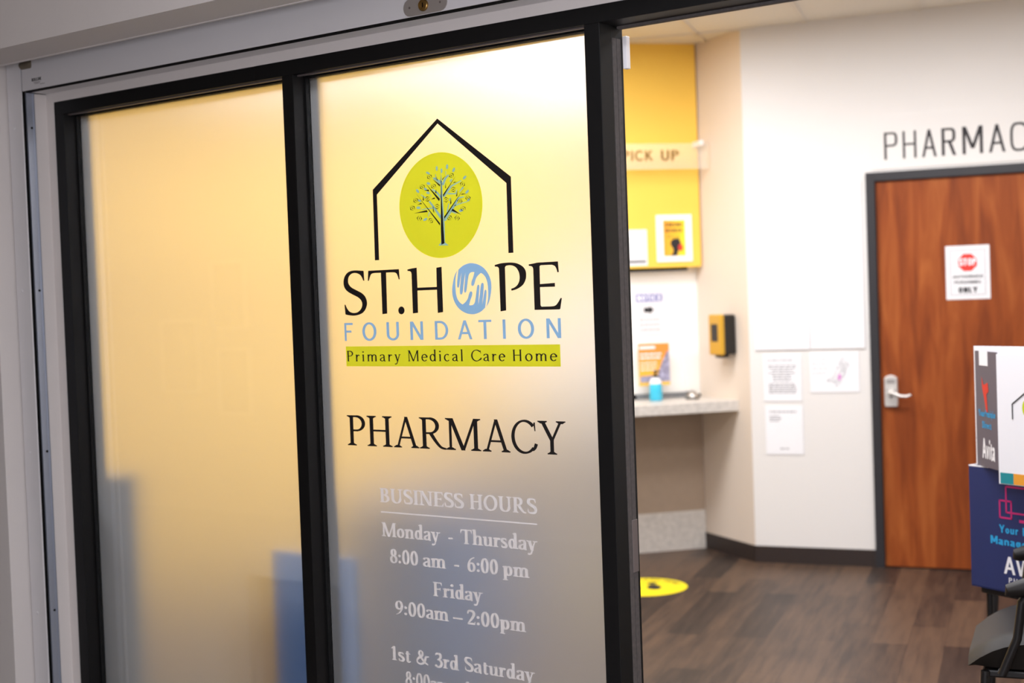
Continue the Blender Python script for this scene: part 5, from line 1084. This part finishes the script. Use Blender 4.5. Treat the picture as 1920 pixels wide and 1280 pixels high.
m = MB(); m_ = MB(); text_polys(m, 'Your', FN, 0.128, 0.210, 0.685, 0.028, 0.001, Pen(0.2, 0.17), 0.1); mp = MB(); text_polys(mp, 'P', FN, 0.228, 0.248, 0.685, 0.028, 0.001, Pen(0.2, 0.17), 0.1); mp.build('cyan_lettering', M_CYAN, bb); text_polys(m_, 'Manage', FN, 0.090, 0.245, 0.643, 0.028, 0.001, Pen(0.2, 0.17), 0.1); m_.build('cyan_lettering', M_CYAN, bb); m.build('cyan_lettering', M_CYAN, bb)
m = MB(); text_polys(m, 'AVITA', FN, 0.145, 0.345, 0.545, 0.060, 0.001, Pen(0.17, 0.15), 0.08); text_polys(m, 'PHARMACY', FN, 0.165, 0.345, 0.515, 0.018, 0.001, Pen(0.14, 0.13), 0.3); m.build('white_lettering', M_CARD, bb)
m = MB(); ring(m, FN, 0.165, 0.345, 0.486, 0.505, 0.003, 0.0006); m.build('white_rule', M_CARD, bb)

tb = thing('side_table', FN(0.19, 0, -0.17), 'small black side table under the navy box', 'table')
m = MB(); m.fbox(FN, 0.03, 0.34, -0.33, -0.012, 0.458, 0.4795); m.build('table_top', M_TUBE, tb, bevel=0.004)
for a_, b_ in ((0.05, -0.035), (0.32, -0.035), (0.05, -0.31), (0.32, -0.31)):
    m = MB(); m.tube([FN(a_, 0.458, b_), FN(a_, 0.0, b_)], 0.012, 12); m.build('leg', M_TUBE, tb, smooth=True)
gb = thing('leaflet_box', (-1.43, 2.05, 0.83), 'white and grey leaflet box with a house emblem, standing in the navy box', 'box')
FW = face_frame((-1.556, 1.885), (-1.556+0.93, 1.885-0.36))
eg = Vector((-1.556, 1.885)); dg = Vector((-0.66, 0.75)).normalized(); pg = eg + dg*0.185
FG = frame((pg.x, pg.y), -dg, Vector((-dg.y, dg.x)) if Vector((-dg.y, dg.x)).dot(Vector((-1, -1))) > 0 else Vector((dg.y, -dg.x)))
m = MB(); m.fbox(FW, 0.0, 0.28, -0.004, 0.0, 0.866, 1.306); m.build('front_panel', M_CARD, gb)
m = MB(); m.fbox(FG, 0.0, 0.185, -0.004, 0.0, 0.910, 1.312); m.build('side_panel', M_GREYCARD, gb)['label'] = 'grey printed side panel'
br_ = Vector(FW(0.27, 0, 0)[:2]) + dg*0.185
m = MB(); m.prism([(pg.x, pg.y, 0.91), (br_.x, br_.y, 0.91), (br_.x+0.003, br_.y-0.005, 0.91), (pg.x+0.003, pg.y-0.005, 0.91)], [(pg.x, pg.y, 1.328), (br_.x, br_.y, 1.328), (br_.x+0.003, br_.y-0.005, 1.328), (pg.x+0.003, pg.y-0.005, 1.328)])
m.build('back_panel', M_CARD, gb)
m = MB(); m.fbox(FG, 0.045, 0.115, 0.0002, 0.001, 1.262, 1.3125); m.build('tab', M_CARD, gb)
m = MB(); m.poly([FG(a, z, 0.001) for a, z in ((0.062, 1.225), (0.078, 1.195), (0.112, 1.205), (0.118, 1.175), (0.100, 1.165), (0.108, 1.105), (0.096, 1.100), (0.080, 1.150), (0.066, 1.185))]); m.build('red_drawing', M_RED, gb)
m = MB(); text_polys(m, 'Your', FG, 0.03, 0.085, 1.085, 0.024, 0.001, Pen(0.2, 0.18), 0.1); text_polys(m, 'Prescription', FG, 0.09, 0.168, 1.085, 0.024, 0.001, Pen(0.2, 0.18), 0.08); text_polys(m, 'Direct', FG, 0.060, 0.135, 1.045, 0.024, 0.001, Pen(0.2, 0.18), 0.1); m.build('blue_lettering', M_CYAN, gb)
m = MB()
lay(m, 'A', Pen(0.2, 0.18, 0, phi=0), 0, 0.055, 0.088, 0.940, 0.070, lambda s, z: FG(s, z, 0.001)); lay(m, 'V', Pen(0.24, 0.22, 0), 0, 0.088, 0.110, 0.940, 0.045, lambda s, z: FG(s, z, 0.001)); lay(m, 'ita', Pen(0.2, 0.18, 0), 0.06, 0.112, 0.158, 0.940, 0.068, lambda s, z: FG(s, z, 0.001)); m.build('white_lettering', M_CARD, gb)
m = MB()
hp = [(0.062, 1.088), (0.062, 1.140), (0.137, 1.196), (0.212, 1.140), (0.212, 1.088)]
for a, b in zip(hp, hp[1:]): m.tube([FW(a[0], a[1], 0.001), FW(b[0], b[1], 0.001)], 0.0022, 6)
m.build('house_drawing', M_DOORFRAME, gb)
m = MB(); m.poly([FW(0.137+0.036*math.cos(k*math.pi/12), 1.128+0.040*math.sin(k*math.pi/12), 0.0008) for k in range(24)]); m.build('lime_disc', M_LIMEINK, gb)
m = MB(); m.fbox(FW, 0.006, 0.060, 0.0002, 0.001, 0.868, 0.905); m.build('teal_square', M_TEAL, gb)
m = MB(); m.fbox(FW, 0.060, 0.114, 0.0002, 0.001, 0.868, 0.905); m.build('amber_square', M_AMBER, gb)

# ------------------------------------------------------------------ furniture seen only as blurs through the frosted panes
cb = thing('storage_cabinet', (-3.4, 1.15, 0), 'low blue grey cabinet seen blurred behind the frosted panes, either side of the mullion', 'cabinet')
m = MB(); m.box(-3.70, -3.25, 0.95, 1.35, 0.06, 0.80); m.build('body', M_SLATE, cb, bevel=0.004)
m = MB(); m.box(-3.71, -3.24, 0.94, 1.36, 0.80, 0.825); m.build('top', M_SLATE, cb, bevel=0.003)
m = MB(); m.box(-3.68, -3.27, 0.97, 1.33, 0.0, 0.06); m.build('plinth', M_CHARCOAL, cb)
for x0, x1 in ((-3.69, -3.48), (-3.47, -3.26)):
    m = MB(); m.box(x0, x1, 1.35, 1.366, 0.07, 0.795); d = m.build('door', M_SLATE, cb, bevel=0.002)
    m = MB(); xh = x1-0.05 if x0 < -3.5 else x0+0.05; m.tube([(xh, 1.374, 0.50), (xh, 1.374, 0.62)], 0.006, 8); m.build('handle', M_STEEL, d)
db = thing('display_board', (-3.1, 0.15, 0), 'pale blue board standing close behind the left frosted pane, by the mullion', 'board')
m = MB(); m.box(-3.262, -2.93, 0.150, 0.162, 0.02, 0.795); m.build('panel', mat_translucent('pale_blue_sheet', (150, 178, 214), 0.5), db)
m = MB(); m.box(-3.15, -3.12, 0.162, 0.30, 0.0, 0.02); m.box(-3.03, -3.00, 0.162, 0.30, 0.0, 0.02); m.build('foot', M_TUBE, db)
dk = thing('side_cupboard', (-4.3, 0.2, 0), 'dark grey shallow cupboard blurred at the far left edge of the left frosted pane', 'cupboard')
m = MB(); m.box(-4.60, -4.02, 0.155, 0.25, 0.05, 0.96); m.build('body', M_CHARCOAL, dk, bevel=0.004)
m = MB(); m.box(-4.61, -4.015, 0.15, 0.255, 0.96, 0.985); m.build('top', M_CHARCOAL, dk, bevel=0.003)
m = MB(); m.box(-4.58, -4.04, 0.17, 0.24, 0.0, 0.05); m.build('plinth', M_TUBE, dk)

# ------------------------------------------------------------------ lamps
def troffer(x, y, z, ang, lamp, label, group, L=1.19, W=0.58):
    F = frame((x, y), (math.cos(ang), math.sin(ang)), (-math.sin(ang), math.cos(ang)))
    t = thing('ceiling_light', (x, y, z), label, 'light', group)
    m = MB(); w = 0.02
    m.fbox(F, -L/2, L/2, -W/2, -W/2+w, z-0.012, z); m.fbox(F, -L/2, L/2, W/2-w, W/2, z-0.012, z); m.fbox(F, -L/2, -L/2+w, -W/2+w, W/2-w, z-0.012, z); m.fbox(F, L/2-w, L/2, -W/2+w, W/2-w, z-0.012, z)
    m.build('trim_frame', M_TEE, t)
    m = MB(); m.poly([F(-L/2+w, z-0.006, -W/2+w), F(L/2-w, z-0.006, -W/2+w), F(L/2-w, z-0.006, W/2-w), F(-L/2+w, z-0.006, W/2-w)][::-1]); m.build('diffuser', lamp, t)
RG = 'ceiling panels of the waiting room'
for x, y, l in ((-1.9, 1.05, 'ceiling panel just inside the shop front, by the doorway'), (-2.1, 3.0, 'ceiling panel nearest the cherry door'), (-3.95, 2.9, 'ceiling panel nearest the pick-up window'), (-4.7, 1.5, 'ceiling panel behind the left frosted pane')):
    troffer(x, y, CEIL, math.radians(19), M_LAMP, l, RG)
troffer(1.4, -3.3, 2.80, 0, M_HALLAMP, 'corridor ceiling panel beyond the doorway end', 'corridor ceiling panels')
troffer(-1.1, -1.5, 2.80, 0, M_HALLAMP, 'corridor ceiling panel along the corridor wall', 'corridor ceiling panels')

# framed prints on the corridor wall, mirrored faintly in the left pane
for x0, x1, z0, z1, l in ((-8.80, -8.36, 0.90, 1.47, 'framed print low on the corridor wall, farthest from the doorway'), (-8.20, -7.82, 1.38, 1.90, 'framed print highest on the corridor wall'), (-8.16, -7.80, 0.74, 1.25, 'framed print below the highest one on the corridor wall')):
    pf = thing('framed_print', ((x0+x1)/2, -4.19, z0), l, 'picture', 'framed prints on the corridor wall')
    m = MB(); f_ = 0.03
    m.box(x0, x1, -4.199, -4.17, z0, z0+f_); m.box(x0, x1, -4.199, -4.17, z1-f_, z1); m.box(x0, x0+f_, -4.199, -4.17, z0+f_, z1-f_); m.box(x1-f_, x1, -4.199, -4.17, z0+f_, z1-f_); m.build('frame', M_CARD, pf)
    m = MB(); m.box(x0+f_, x1-f_, -4.197, -4.19, z0+f_, z1-f_); m.build('print', mat('picture_print', (150, 140, 130), 0.6, vary=0.4, scale=8), pf)
